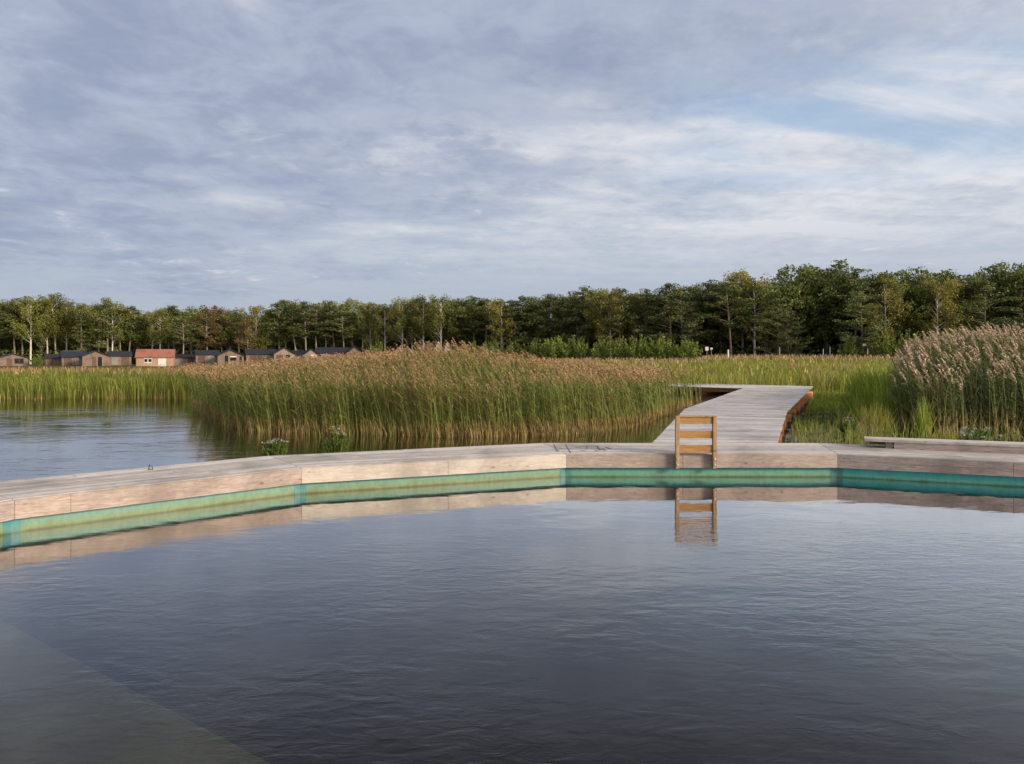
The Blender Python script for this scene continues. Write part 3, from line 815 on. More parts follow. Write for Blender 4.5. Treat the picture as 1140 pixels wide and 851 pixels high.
def flower_plant(name, p, hgt, rad, flower, label, nfl=18, size=0.03, low=0.0):
    root = tag(empty(name, (p[0], p[1], 0.0)), label, 'plant', 'flowering waterside plants')
    n = 90
    a = U(-math.pi, math.pi, n); r = rad * np.sqrt(U(0, 1, n))
    bx, by = np.cos(a) * r * 0.35, np.sin(a) * r * 0.35
    ex, ey, ez = np.cos(a) * r, np.sin(a) * r, hgt * (1 - 0.35 * (r / rad) ** 2) * U(0.7, 1.0, n)
    P = np.zeros((n, 3, 3))
    for i, k in enumerate((0, 0.55, 1.0)):
        P[:, i, 0] = bx + (ex - bx) * k ** 1.5; P[:, i, 1] = by + (ey - by) * k ** 1.5; P[:, i, 2] = -0.1 + (ez + 0.1) * k
    link('stem', quads_mesh('stem', strips(P, np.full((n, 3), 0.012), U(-0.6, 0.6, n)), M['herb']), root)
    m = 420; idx = RNG.integers(0, n, m); f = U(0.2, 0.98, m)
    c = np.stack([bx[idx] + (ex - bx)[idx] * f ** 1.5, by[idx] + (ey - by)[idx] * f ** 1.5, ez[idx] * f], -1)
    link('leaf', tag_stuff(leaf_quads('leaf', c, 0.085, 0.45, M['herb'])), root)
    top = RNG.choice(np.argsort(-ez)[:nfl * 2], nfl, replace=False)
    for q in top:
        cc = np.array([ex[q], ey[q], ez[q]]) + RNG.normal(0, size * 0.8, (9, 3)) * np.array([0.7, 0.7, 0.35])
        link('flower_head', leaf_quads('flower_head', cc, size * 0.8, 1.0, flower), root)
    return root


def tag_stuff(me): return me


def leaf_quads(name, c, size, aspect, mat, up=0.0, out=None):
    n = len(c)
    a = RNG.normal(0, 1, (n, 3)); c2 = RNG.normal(0, 1, (n, 3))
    if up < 0: a[:, 2] *= 0.35; c2[:, :2] *= 0.45        # needles spread flat: pads catch the light on top
    else: a[:, 2] += up
    a /= np.linalg.norm(a, axis=1, keepdims=True)
    b = np.cross(a, c2); b /= np.linalg.norm(b, axis=1, keepdims=True) + 1e-9
    s = size * U(0.6, 1.3, n)[:, None]
    A, B = a * s * 0.5, b * s * aspect * 0.5
    Q = np.stack([c - A, c + B - A * 0.15, c + A, c - B - A * 0.15], 1)
    if out is not None: out.append(Q); return None
    return quads_mesh(name, Q, mat)


flower_plant('flowering_plant', (-2.98, 13.35), 0.68, 0.26, M['pink_flower'], 'bushy green plant with faded pink flower heads standing in water behind the deck')
flower_plant('flowering_plant', (-4.0, 13.2), 0.50, 0.24, M['white_flower'], 'low white flowered plant behind the deck near the open water on the left', 18)
flower_plant('flowering_plant', (8.35, 14.0), 0.60, 0.42, M['white_flower'], 'white flowered plant in front of the tall reed clump, behind the low bench', 24, 0.035)
flower_plant('flowering_plant', (7.55, 17.6), 0.50, 0.20, M['pink_flower'], 'small pale flowered plant among the sedge behind the end of the bench', 8, 0.025)
for (px, Y, hh, rr, n, lab) in ((1052, 15.6, 0.62, 0.26, 420, 'yellow green sedge tuft behind the low bench in front of the reed clump'),
                                (974, 19.6, 1.02, 0.42, 520, 'bright yellow rush tuft standing out of the green rushes'),
                                (1028, 18.4, 1.25, 0.16, 130, 'upright leafy reed shoots at the left front of the reed clump'),
                                (968, 22.5, 1.15, 0.5, 300, 'pale yellow green rush tuft behind the bright yellow tuft')):
    X = (px - HX) / F * Y
    r = rr * np.sqrt(U(0, 1, n)); a = U(-math.pi, math.pi, n)
    Q = blades(np.cos(a) * r, np.sin(a) * r, U(0.35, 1.0, n) * (1 - 0.35 * (r / rr) ** 2) * hh, U(0.012, 0.024, n), 0.22, 3, base=-0.1)
    o = link('grass_tuft', quads_mesh('grass_tuft', Q, M['yellow'] if n > 310 else M['rush']), None, (X, Y, 0))
    tag(o, lab, 'grass tuft', 'tufts standing in the shallows')
# driftwood-pale foam of water weed by the boardwalk
xw, yw = U(8.2, 10.6, 260), U(23.0, 25.2, 260)
o = link('water_weed', leaf_quads('water_weed', np.stack([xw, yw, np.full(260, 0.012)], -1), 0.07, 0.6, M['herb']))
tag(o, 'floating water weed on the small pond right of the boardwalk', 'water weed', kind='stuff')

# ------------------------------------------------------------------ the wood
M['bark_birch'] = mat_plain('birch_bark', (0.72, 0.66, 0.56), (0.46, 0.41, 0.35), 1.6, 0.8, 0.1)
M['bark_pine'] = mat_plain('pine_bark', (0.36, 0.28, 0.21), (0.24, 0.19, 0.145), 0.8, 0.9, 0.1)
M['bark_dark'] = mat_plain('dark_bark', (0.15, 0.125, 0.10), (0.08, 0.07, 0.055), 1.0, 0.9, 0.1)
M['f_pine'] = mat_leaf('pine_needles', (0.085, 0.120, 0.036), (0.195, 0.215, 0.058), (0.175, 0.170, 0.058), 0.5, 0.15, 0.45, 0.25)
M['f_birch'] = mat_leaf('birch_leaves', (0.15, 0.18, 0.038), (0.26, 0.25, 0.052), (0.20, 0.18, 0.045), 0.4, 0.35, 0.45, 0.25)
M['f_gold'] = mat_leaf('golden_birch_leaves', (0.26, 0.24, 0.048), (0.38, 0.31, 0.065), (0.20, 0.21, 0.045), 0.4, 0.35, 0.45, 0.2)
M['f_broad'] = mat_leaf('broad_leaves', (0.090, 0.130, 0.030), (0.195, 0.220, 0.048), (0.175, 0.180, 0.042), 0.4, 0.3, 0.5, 0.25)
M['f_rust'] = mat_leaf('rusty_leaves', (0.175, 0.115, 0.050), (0.25, 0.165, 0.070), (0.14, 0.14, 0.040), 0.4, 0.25, 0.4, 0.15)
M['f_willow'] = mat_leaf('willow_leaves', (0.15, 0.21, 0.030), (0.28, 0.32, 0.055), (0.10, 0.15, 0.026), 0.5, 0.35, 0.5, 0.2)


def clump(c, rad, n, flat=1.0):
    v = RNG.normal(0, 1, (n, 3)); v /= np.linalg.norm(v, axis=1, keepdims=True)
    r = U(0.35, 1.05, n) ** 0.6
    return np.asarray(c) + v * r[:, None] * rad * np.array([1, 1, flat])


def make_tree(kind, seed):
    """returns trunk mesh and crown mesh of a tree about 10 m high standing at the origin"""
    global RNG
    keep, RNG = RNG, np.random.default_rng(seed); rr = random.Random(seed)
    H = 10.0
    tb, leaves = MB(), []
    lean = rr.uniform(-0.05, 0.05) if kind not in ('birch', 'pine') else rr.uniform(-0.10, 0.10)
    bend = rr.uniform(-0.04, 0.04)
    axis = lambda z: Vector((lean * z + bend * z * math.sin(z * 0.35), 0.4 * bend * z, z))
    r0 = {'birch': 0.12, 'gold': 0.11, 'pine': 0.115, 'wind': 0.14, 'broad': 0.17, 'oak': 0.22, 'rust': 0.12, 'spruce': 0.14, 'bare': 0.12}[kind]
    topz = H * (0.93 if kind != 'oak' else 0.75)
    zs = [topz * k / 9 for k in range(10)]
    tb.tube([axis(z) - Vector((0, 0, 0.3 if z == 0 else 0)) for z in zs], [r0 * (1.25 if z == 0 else 1) * (1 - 0.85 * z / H) + 0.012 for z in zs], 7)

    def limb(z0, tip, rad):
        a = axis(z0); m = a.lerp(tip, 0.5) + Vector((0, 0, rr.uniform(-0.1, 0.25)))
        tb.tube([a, m, tip], [rad, rad * 0.65, rad * 0.25], 5)

    if kind in ('pine', 'wind', 'rust', 'spruce'):
        zb = {'pine': 0.42, 'wind': 0.14, 'rust': 0.30, 'spruce': 0.12}[kind]
        nl = {'pine': 30, 'wind': 46, 'rust': 34, 'spruce': 46}[kind]
        for i in range(nl):
            f = (i + rr.random()) / nl; z = H * (zb + (0.97 - zb) * f)
            if kind == 'spruce': L = H * 0.20 * (1.02 - f)
            elif kind == 'wind': L = H * (0.36 * (1 - f) ** 0.6 * (0.55 + 0.45 * min(1, f * 5)) + 0.06)
            else: L = H * (0.20 * math.sin(math.pi * min(0.25 + 0.72 * f, 1)) ** 0.8 + 0.035)
            L *= rr.uniform(0.6, 1.15); az = rr.uniform(0, 2 * math.pi)
            zo = L * (rr.uniform(-0.05, 0.32) if kind != 'spruce' else rr.uniform(-0.35, 0.0))
            tip = axis(z) + Vector((math.cos(az) * L, math.sin(az) * L, zo))
            limb(max(z - 0.1 * L, 0.1), tip, 0.045 if kind != 'wind' else 0.06)
            for k in ((0.62, 0.95) if L > 0.9 else (0.9,)):
                c = axis(z).lerp(tip, k); c.z += 0.12
                rad = rr.uniform(0.42, 0.78) * (1.15 if kind == 'wind' else 1.0)
                leaves.append(clump(c, rad * 1.1, 78 if kind != 'wind' else 84, 0.36 if kind != 'rust' else 0.7))
        for k in range(5): leaves.append(clump(axis(H * rr.uniform(0.9, 0.99)), 0.36 + 0.1 * rr.random(), 36, 0.8))
        size, asp, up = 0.23, 0.5, -1.0
        mat = M['f_rust'] if kind == 'rust' else M['f_pine']; bark = M['bark_pine'] if kind != 'wind' else M['bark_dark']
    elif kind in ('birch', 'gold', 'bare'):
        zb = {'birch': 0.34, 'gold': 0.24, 'bare': 0.38}[kind]
        for i in range(26):
            f = (i + rr.random()) / 26; z = H * (zb + (0.95 - zb) * f)
            L = H * (0.17 * math.sin(math.pi * min(0.2 + 0.74 * f, 1)) ** 0.7 + 0.03) * rr.uniform(0.6, 1.2); az = rr.uniform(0, 2 * math.pi)
            tip = axis(z) + Vector((math.cos(az) * L, math.sin(az) * L, L * rr.uniform(0.3, 1.0)))
            tip.z = min(tip.z, H * 0.99)
            limb(max(z - 0.3, 0.2), tip, 0.035)
            if kind == 'bare' and rr.random() < 0.72: continue
            for k in (0.55, 0.85, 1.05):
                c = axis(z).lerp(tip, k)
                leaves.append(clump(c, rr.uniform(0.38, 0.72), 42, 1.0))
                for d in range(2):      # hanging strands
                    q = Vector(c) + Vector((rr.uniform(-.4, .4), rr.uniform(-.4, .4), 0))
                    ln = rr.uniform(0.5, 1.4); m = 9
                    leaves.append(np.stack([np.full(m, q.x), np.full(m, q.y), q.z - np.linspace(0, ln, m)], -1) + RNG.normal(0, 0.07, (m, 3)))
        for k in range(4): leaves.append(clump(axis(H * rr.uniform(0.88, 0.98)), 0.35, 26, 1.3))
        size, asp, up = 0.18, 0.75, 0.0
        mat = M['f_gold'] if kind == 'gold' else M['f_birch']; bark = M['bark_birch']
    else:
        zc, rx, rz, n = (0.62, 0.26, 0.37, 44) if kind == 'broad' else (0.60, 0.36, 0.40, 64)
        for i in range(n):
            v = Vector((RNG.normal(), RNG.normal(), RNG.normal())).normalized()
            k = rr.uniform(0.55, 1.0)
            c = Vector((v.x * rx * H * k, v.y * rx * H * k, zc * H + v.z * rz * H * k)) + axis(zc * H) * 0.0 + Vector((axis(zc * H).x, 0, 0))
            if c.z < H * 0.16: c.z = H * 0.16 + rr.random()
            if k > 0.6: limb(min(max(c.z * 0.62, 1.2), topz), c, 0.05)
            leaves.append(clump(c, rr.uniform(0.55, 1.05), 92, 0.75))
        size, asp, up = 0.23, 0.8, 0.0
        mat = M['f_broad']; bark = M['bark_dark']
    out = []
    leaf_quads('', np.concatenate(leaves), size, asp, None, up, out)
    crown = quads_mesh(kind + '_crown', out[0], mat)
    trunk = tb.mesh(kind + '_trunk', bark)
    RNG = keep
    return trunk, crown


NAMES = {'pine': ('pine_tree', 'dark layered pine'), 'wind': ('pine_tree', 'spreading dark pine'),
         'birch': ('birch_tree', 'pale trunked birch'), 'gold': ('birch_tree', 'yellowing birch'),
         'bare': ('birch_tree', 'nearly bare white forked birch'), 'broad': ('broadleaf_tree', 'round green broadleaf tree'),
         'oak': ('oak_tree', 'big gappy oak'), 'rust': ('conifer_tree', 'rusty brown conifer'), 'spruce': ('spruce_tree', 'narrow pointed spruce')}
PROTO = {}
for ki, (kind, cnt) in enumerate((('pine', 4), ('wind', 3), ('birch', 4), ('gold', 2), ('bare', 1), ('broad', 3), ('oak', 3), ('rust', 2), ('spruce', 1))):
    PROTO[kind] = [make_tree(kind, 100 + ki * 10 + c) for c in range(cnt)]


def Df(px): return float(np.interp(px, [-150, 0, 200, 400, 540, 700, 900, 1000, 1140, 1300], [152, 147, 144, 140, 130, 118, 110, 105, 100, 96]))


TREES = [(-42, 'pine', 338), (-22, 'birch', 334), (-8, 'pine', 336), (6, 'broad', 337), (17, 'pine', 335), (25, 'pine', 331), (34, 'birch', 333), (45, 'broad', 343), (53, 'birch', 334), (63, 'birch', 328), (74, 'birch', 336),
         (84, 'birch', 341), (91, 'spruce', 337), (100, 'birch', 340), (110, 'birch', 339), (120, 'spruce', 331), (125, 'birch', 337), (134, 'pine', 344), (143, 'pine', 341), (152, 'broad', 343), (161, 'broad', 350),
         (169, 'birch', 347), (178, 'birch', 345), (186, 'pine', 340), (195, 'pine', 342), (204, 'pine', 352), (213, 'broad', 341), (222, 'broad', 340), (231, 'rust', 343), (240, 'rust', 341), (247, 'rust', 344), (255, 'broad', 341),
         (266, 'bare', 343), (275, 'rust', 353), (285, 'gold', 342), (293, 'broad', 343), (302, 'broad', 345), (311, 'pine', 337), (319, 'pine', 334), (331, 'birch', 337), (341, 'pine', 336), (352, 'pine', 338),
         (363, 'birch', 338), (374, 'pine', 335), (384, 'pine', 339), (394, 'birch', 334), (404, 'birch', 340), (413, 'birch', 337), (429, 'birch', 341), (439, 'broad', 338), (448, 'birch', 335), (459, 'birch', 333), (472, 'birch', 331),
         (481, 'broad', 334), (491, 'birch', 331), (501, 'birch', 333), (514, 'broad', 332), (527, 'pine', 330), (540, 'pine', 333), (551, 'broad', 335), (559, 'gold', 334), (570, 'wind', 335), (584, 'pine', 330), (597, 'wind', 331),
         (612, 'wind', 328), (628, 'wind', 331), (643, 'wind', 325), (656, 'pine', 320), (668, 'gold', 324), (680, 'gold', 325), (692, 'pine', 321), (704, 'birch', 326), (718, 'wind', 323), (733, 'wind', 327), (748, 'pine', 315), (760, 'wind', 321),
         (775, 'wind', 318), (789, 'pine', 313), (803, 'wind', 316), (815, 'pine', 314), (827, 'gold', 304), (840, 'gold', 308), (852, 'broad', 303), (866, 'wind', 326), (878, 'wind', 343), (887, 'oak', 292), (904, 'broad', 297), (921, 'oak', 290), (938, 'broad', 297),
         (952, 'pine', 298), (960, 'wind', 325), (972, 'wind', 306), (985, 'gold', 311), (996, 'birch', 318), (1006, 'oak', 299), (1020, 'broad', 307), (1032, 'oak', 297), (1043, 'gold', 311), (1054, 'gold', 314), (1068, 'oak', 299), (1083, 'wind', 309),
         (1097, 'wind', 313), (1112, 'oak', 296), (1124, 'oak', 291), (1137, 'wind', 305), (1150, 'oak', 297), (1168, 'pine', 300), (1190, 'wind', 305), (1215, 'oak', 295), (1245, 'pine', 300)]
ZONES = [(-60, 34, 'behind the leftmost brown cabin'), (34, 92, "behind the leftmost dark cabin roofs"), (92, 150, "between second gable and red house"),
         (150, 197, 'behind the red roofed house'), (197, 240, 'right of the red roofed house'), (240, 275, "behind the gable right of red house"), (275, 330, "behind the cabin with large doorway"),
         (330, 362, "behind the small white signed cabin"), (362, 410, "behind the last cabin before reeds"), (410, 470, 'above the left slope of the reed hump'), (470, 530, 'above the crest of the reed hump'),
         (530, 600, 'behind the left willow bushes'), (600, 660, 'behind the middle willow bushes'), (660, 720, 'behind the tallest willow bushes'), (720, 785, 'behind the right willow bushes'),
         (785, 845, 'behind the white post in the meadow'), (845, 905, 'above the far end of the boardwalk'), (905, 960, 'at the highest point of the skyline'), (960, 1010, 'left of the tall reed clump'),
         (1010, 1075, "behind the tall reeds' left end"), (1075, 1400, "behind the tall reeds' right end")]
ORD = ['leftmost', 'second from left', 'third from left', 'fourth from left', 'fifth from left']


def zone_of(px):
    for i, z in enumerate(ZONES):
        if z[0] <= px < z[1]: return i
    return 0 if px < 0 else len(ZONES) - 1


def ordinal(i, n):
    if n == 2: return ('left one of two', 'right one of two')[i]
    if i == n - 1: return 'rightmost of %s' % ('three', 'four', 'five', 'six', 'seven')[n - 3]
    return ORD[min(i, 4)] + ' of %s' % ('three', 'four', 'five', 'six', 'seven')[n - 3]


byz = {}
for T in TREES: byz.setdefault((zone_of(T[0]), T[1]), []).append(T[0])
tr = random.Random(5)
for q, (px, kind, ytop) in enumerate(TREES):
    D = Df(px) + tr.uniform(-1.0, 5.0) + (3 if kind in ('oak', 'broad') else 0)
    if (px, kind) in ((878, 'wind'), (204, 'pine'), (866, 'wind'), (960, 'wind')): D = Df(px) - 4
    tp = at(px, ytop, D); gz = float(ground_z(np.array([tp.x]), np.array([D]))[0])
    s = (tp.z - gz) / 10.0
    trunk, crown = PROTO[kind][q % len(PROTO[kind])]
    root = empty(NAMES[kind][0], (tp.x, D, gz), tr.uniform(0, 6.28))
    wd = {'birch': 1.1, 'pine': 1.15, 'wind': 1.0, 'gold': 1.2, 'bare': 1.0, 'broad': 1.1, 'oak': 0.92, 'rust': 1.05, 'spruce': 1.0}[kind] * tr.uniform(0.92, 1.12)
    root.scale = (s * wd, s * wd, s)
    zi = zone_of(px); mates = byz[(zi, kind)]
    lab = NAMES[kind][1] + ' ' + ZONES[zi][2]
    if len(mates) > 1: lab = NAMES[kind][1] + ', ' + ordinal(mates.index(px), len(mates)) + ', ' + ZONES[zi][2]
    tag(root, lab, 'tree', 'trees along the edge of the wood')
    link('trunk', trunk, root); link('crown', crown, root)

# the wood behind reads as one mass: crowns and trunks of the rows further in
qs, ms_, tv = [], [], MB()
sky_x = [t_[0] for t_ in TREES]; sky_y = [t_[2] for t_ in TREES]
order = np.argsort(sky_x); sky_x = np.array(sky_x)[order]; sky_y = np.array(sky_y)[order]
sm = np.convolve(np.pad(sky_y, 2, mode='edge'), np.ones(5) / 5, 'valid')
br = random.Random(9)
for row in range(3):
    px = -60
    while px < 1300:
        D = Df(px) + 7 + row * 7 + br.uniform(-2, 2)
        y_t = float(np.interp(px, sky_x, sm)) + br.uniform(1, 11) - row * 0.5
        tp = at(px, y_t, D); gz = float(ground_z(np.array([tp.x]), np.array([D]))[0]); s = (tp.z - gz) / 10.0
        right = min(max((px - 500) / 400.0, 0.05), 0.75)
        kind = br.choice(['pine', 'wind', 'oak', 'broad'] if br.random() < right else ['pine', 'birch', 'broad', 'pine', 'spruce'])
        trunk, crown = br.choice(PROTO[kind])
        nv = len(crown.vertices)
        co = np.zeros(nv * 3, np.float32); crown.vertices.foreach_get('co', co); co = co.reshape(-1, 4, 3)
        co = co[RNG.random(len(co)) < 0.42]
        an = br.uniform(0, 6.28); ca, sa = math.cos(an), math.sin(an); wd = s * 1.15
        Q = np.empty_like(co); cen = co.mean(1, keepdims=True); co = cen + (co - cen) * 1.3
        Q[..., 0] = (co[..., 0] * ca - co[..., 1] * sa) * wd + tp.x; Q[..., 1] = (co[..., 0] * sa + co[..., 1] * ca) * wd + D; Q[..., 2] = co[..., 2] * s + gz
        qs.append(Q); ms_.append(np.full(len(Q), {'pine': 0, 'wind': 0, 'spruce': 0, 'birch': 1, 'broad': 2, 'oak': 2}[kind]))
        # undergrowth and trunk
        n = 90; c = np.stack([U(-2.2, 2.2, n) + tp.x, U(-1.5, 1.5, n) + D + 3, gz + U(0, 1, n) ** 1.4 * s * 4.2], -1)
        o_ = []; leaf_quads('', c, 0.6, 0.8, None, 0.0, o_); qs.append(o_[0]); ms_.append(np.full(n, 2))
        if row < 2:
            n = 150; c = np.stack([U(-2.0, 2.0, n) + tp.x, U(-2, 2, n) + D - 3 + 4 * row, gz + U(0, 1, n) ** 1.5 * 2.6], -1)
            o_ = []; leaf_quads('', c, 0.5, 0.8, None, 0.0, o_); qs.append(o_[0]); ms_.append(np.full(n, 2 if br.random() < 0.6 else 0))
        if row == 2:                    # thicket at the back that closes the view under the crowns
            n = 420; c = np.stack([U(-2.4, 2.4, n) + tp.x, U(-1, 5, n) + D + 3, gz + U(0, 1, n) * s * 6.0], -1)
            o_ = []; leaf_quads('', c, 0.95, 0.9, None, 0.0, o_); qs.append(o_[0]); ms_.append(np.full(n, 2 if br.random() < 0.5 else 0))
        px += br.uniform(7, 12) * (1 + 0.25 * row)
me = quads_mesh('wood', np.concatenate(qs), [M['f_pine'], M['f_birch'], M['f_broad']], np.concatenate(ms_))
tag(link('wood', me), 'dark mixed wood massed behind the front row of trees', 'wood', kind='stuff')

# willow bushes in front of the wood
def make_bush(seed, spiky):
    global RNG
    keep, RNG = RNG, np.random.default_rng(seed); rr = random.Random(seed)
    sb, lv = MB(), []
    for i in range(34):
        a = rr.uniform(0, 6.28); r = rr.random() ** 0.5
        hgt = 3.0 * (1 - 0.45 * r * r) * rr.uniform(0.8, 1.12)
        tip = Vector((math.cos(a) * r * 2.0, math.sin(a) * r * 2.0, hgt)); b = Vector((tip.x * 0.3, tip.y * 0.3, -0.1))
        sb.tube([b, b.lerp(tip, 0.5) + Vector((0, 0, 0.2)), tip], [0.035, 0.025, 0.008], 5)
        m = 90; f = U(0.12, 1.02, m)
        p = np.array(b)[None] + (np.array(tip) - np.array(b))[None] * f[:, None] + RNG.normal(0, 1, (m, 3)) * (0.34 * (1.15 - f))[:, None] * np.array([1, 1, 0.7])
        lv.append(p)
    o_ = []; leaf_quads('', np.concatenate(lv), 0.24, 0.45, None, 0.9 if spiky else 0.3, o_)
    RNG = keep
    return sb.mesh('bush_stem', M['bark_dark']), quads_mesh('bush_leaves', o_[0], M['f_willow'])


BP = [make_bush(31, True), make_bush(32, True), make_bush(33, False)]
BUSHES = [(419, 378, 20, 'green bush beside the last cabin at the left foot of the reed hump'), (528, 381, 26, 'leftmost willow bush just right of the reed hump crest'), (548, 380, 28, 'second willow bush right of the reed hump crest'),
          (571, 379, 30, 'low willow bush third from the left in the row'), (596, 377, 30, 'willow bush fourth from the left in the row'), (618, 375, 30, 'bright willow bush fifth from the left in the row'),
          (640, 374, 32, 'bright pointed willow bush left of the gap in the row'), (668, 377, 26, 'small willow bush just right of the gap in the row'), (690, 376, 30, 'dense willow bush in the middle right of the row'),
          (712, 373, 34, 'wide willow bush third from the right end of the row'), (738, 372, 36, 'tallest willow bush second from the right end of the row'), (766, 377, 30, 'rightmost willow bush beside the white sign'),
          (42, 396, 16, 'low round green bush between the two leftmost cabins'), (945, 378, 30, 'dark shrub under the tall skyline trees'), (985, 372, 34, 'leafy shrub at the wood edge left of the tall reed clump'),
          (1012, 368, 34, 'leafy shrub rising behind the left end of the tall reed clump')]
for i, (px, yt, wpx, lab) in enumerate(BUSHES):
    D = Df(px) - (11 if px < 900 else 5)
    if px == 42: D = 131
    tp = at(px, yt, D); gz = float(ground_z(np.array([tp.x]), np.array([D]))[0])
    sz = (tp.z - gz) / 3.1; sx = max(wpx / F * D / 4.0, 0.45)
    b = tag(empty('willow_bush' if px > 60 else 'green_bush', (tp.x, D, gz), br.uniform(0, 6.28)), lab, 'bush', 'bushes before the wood')
    b.scale = (sx * 1.1, sx * 1.1, sz)
    st_, lv_ = BP[i % 3]
    link('stem', st_, b); link('foliage', lv_, b)

# ------------------------------------------------------------------ cabins
M['cab_wall'] = mat_wood('cabin_boards', (0.155, 0.108, 0.082), (0.24, 0.172, 0.132), grain=(9, 9, 1), knots=False)
M['cab_pale'] = mat_wood('cabin_pale_boards', (0.22, 0.165, 0.12), (0.31, 0.245, 0.19), grain=(9, 9, 1), knots=False)
M['panel'] = mat_plain('grey_panel', (0.24, 0.235, 0.18), (0.18, 0.175, 0.135), 1.0)
M['roof'] = mat_plain('dark_roof', (0.014, 0.015, 0.020), (0.026, 0.026, 0.034), 2.0, 0.7)
M['tile'] = mat_wood('red_tiles', (0.23, 0.085, 0.055), (0.31, 0.13, 0.085), grain=(4, 4, 9), knots=False, rough=0.8)
M['house'] = mat_plain('house_wall', (0.42, 0.275, 0.195), (0.34, 0.20, 0.135), 1.0)
M['white'] = mat_plain('white_paint', (0.66, 0.63, 0.56), (0.55, 0.53, 0.47), 1.0)
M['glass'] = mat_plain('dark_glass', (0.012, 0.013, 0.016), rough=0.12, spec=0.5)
M['door'] = mat_wood('brown_door', (0.10, 0.06, 0.042), (0.145, 0.09, 0.062), grain=(9, 9, 1), knots=False)


def gable_cabin(px, ridge, base, wpx, D, label, win=None, door=None, pale=False, white=None):
    """gable end towards the lake; win/door spans in fractions of the width"""
    Wd = wpx / F * D; zr = CZ - (ridge - HY) / F * D; gz = 0.08
    X = (px - HX) / F * D; hr = zr - gz; he = hr * 0.66; ln = 4.5
    c = tag(empty('cabin', (X, D, gz)), label, 'cabin', 'brown cabins before the wood')
    c.rotation_euler = (0, 0, -math.atan2(X, D) + R(7))
    wm = M['cab_pale'] if pale else M['cab_wall']
    mb = MB(); h_ = Wd / 2
    mb.profile([(-h_, -0.1), (h_, -0.1), (h_, he), (0, hr), (-h_, he)], 0.0, ln); mb.build('wall', wm, c)
    mb = MB(); ov = 0.22; t_ = 0.09; sl = (hr - he) / h_
    e = h_ + ov
    mb.profile([(-e, hr - sl * e + 0.01), (0, hr + 0.01), (0, hr + t_ + 0.01), (-e, hr - sl * e + t_ + 0.01)], -0.30, ln + 0.2)
    mb.profile([(0.002, hr + 0.01), (e, hr - sl * e + 0.01), (e, hr - sl * e + t_ + 0.01), (0.002, hr + t_ + 0.01)], -0.30, ln + 0.2)
    mb.build('roof', M['roof'], c)
    for w_ in (win or []):
        x0, x1, z0, z1 = -h_ + w_[0] * Wd, -h_ + w_[1] * Wd, w_[2] * hr, w_[3] * hr
        fm = MB()
        for q in ((x0 - .05, x1 + .05, z1, z1 + .05), (x0 - .05, x1 + .05, z0 - .05, z0), (x0 - .05, x0, z0, z1), (x1, x1 + .05, z0, z1)):
            fm.box(q[0], q[1], -0.04, 0.01, q[2], q[3])
        wf = fm.build('window', M['door'], c)
        pm = MB(); n = max(1, int((x1 - x0) / 0.55))
        for k in range(n):
            g = (x1 - x0) / n
            pm.box(x0 + k * g + 0.025, x0 + (k + 1) * g - 0.025, -0.02, 0.012, z0, z1)
        pm.build('pane', M['glass'], wf)
    for d_ in (door or []):
        x0, x1, z1 = -h_ + d_[0] * Wd, -h_ + d_[1] * Wd, d_[2] * hr
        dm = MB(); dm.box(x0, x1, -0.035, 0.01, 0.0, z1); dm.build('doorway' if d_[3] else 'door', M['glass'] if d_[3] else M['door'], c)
        if d_[3]:
            jm = MB(); jm.box(x1 + 0.002, x1 + 0.13, -0.06, 0.01, 0.0, z1 + 0.05); jm.box(x0 - 0.10, x0 - 0.002, -0.06, 0.01, 0.0, z1 + 0.05); jm.build('door_frame', M['cab_pale'], c)
    if white:
        x0, x1, z0, z1 = -h_ + white[0] * Wd, -h_ + white[1] * Wd, white[2] * hr, white[3] * hr
        sm_ = MB(); sm_.box(x0, x1, -0.09, -0.045, z0, z1); sm_.build('sign_board', M['white'], c)
    return c


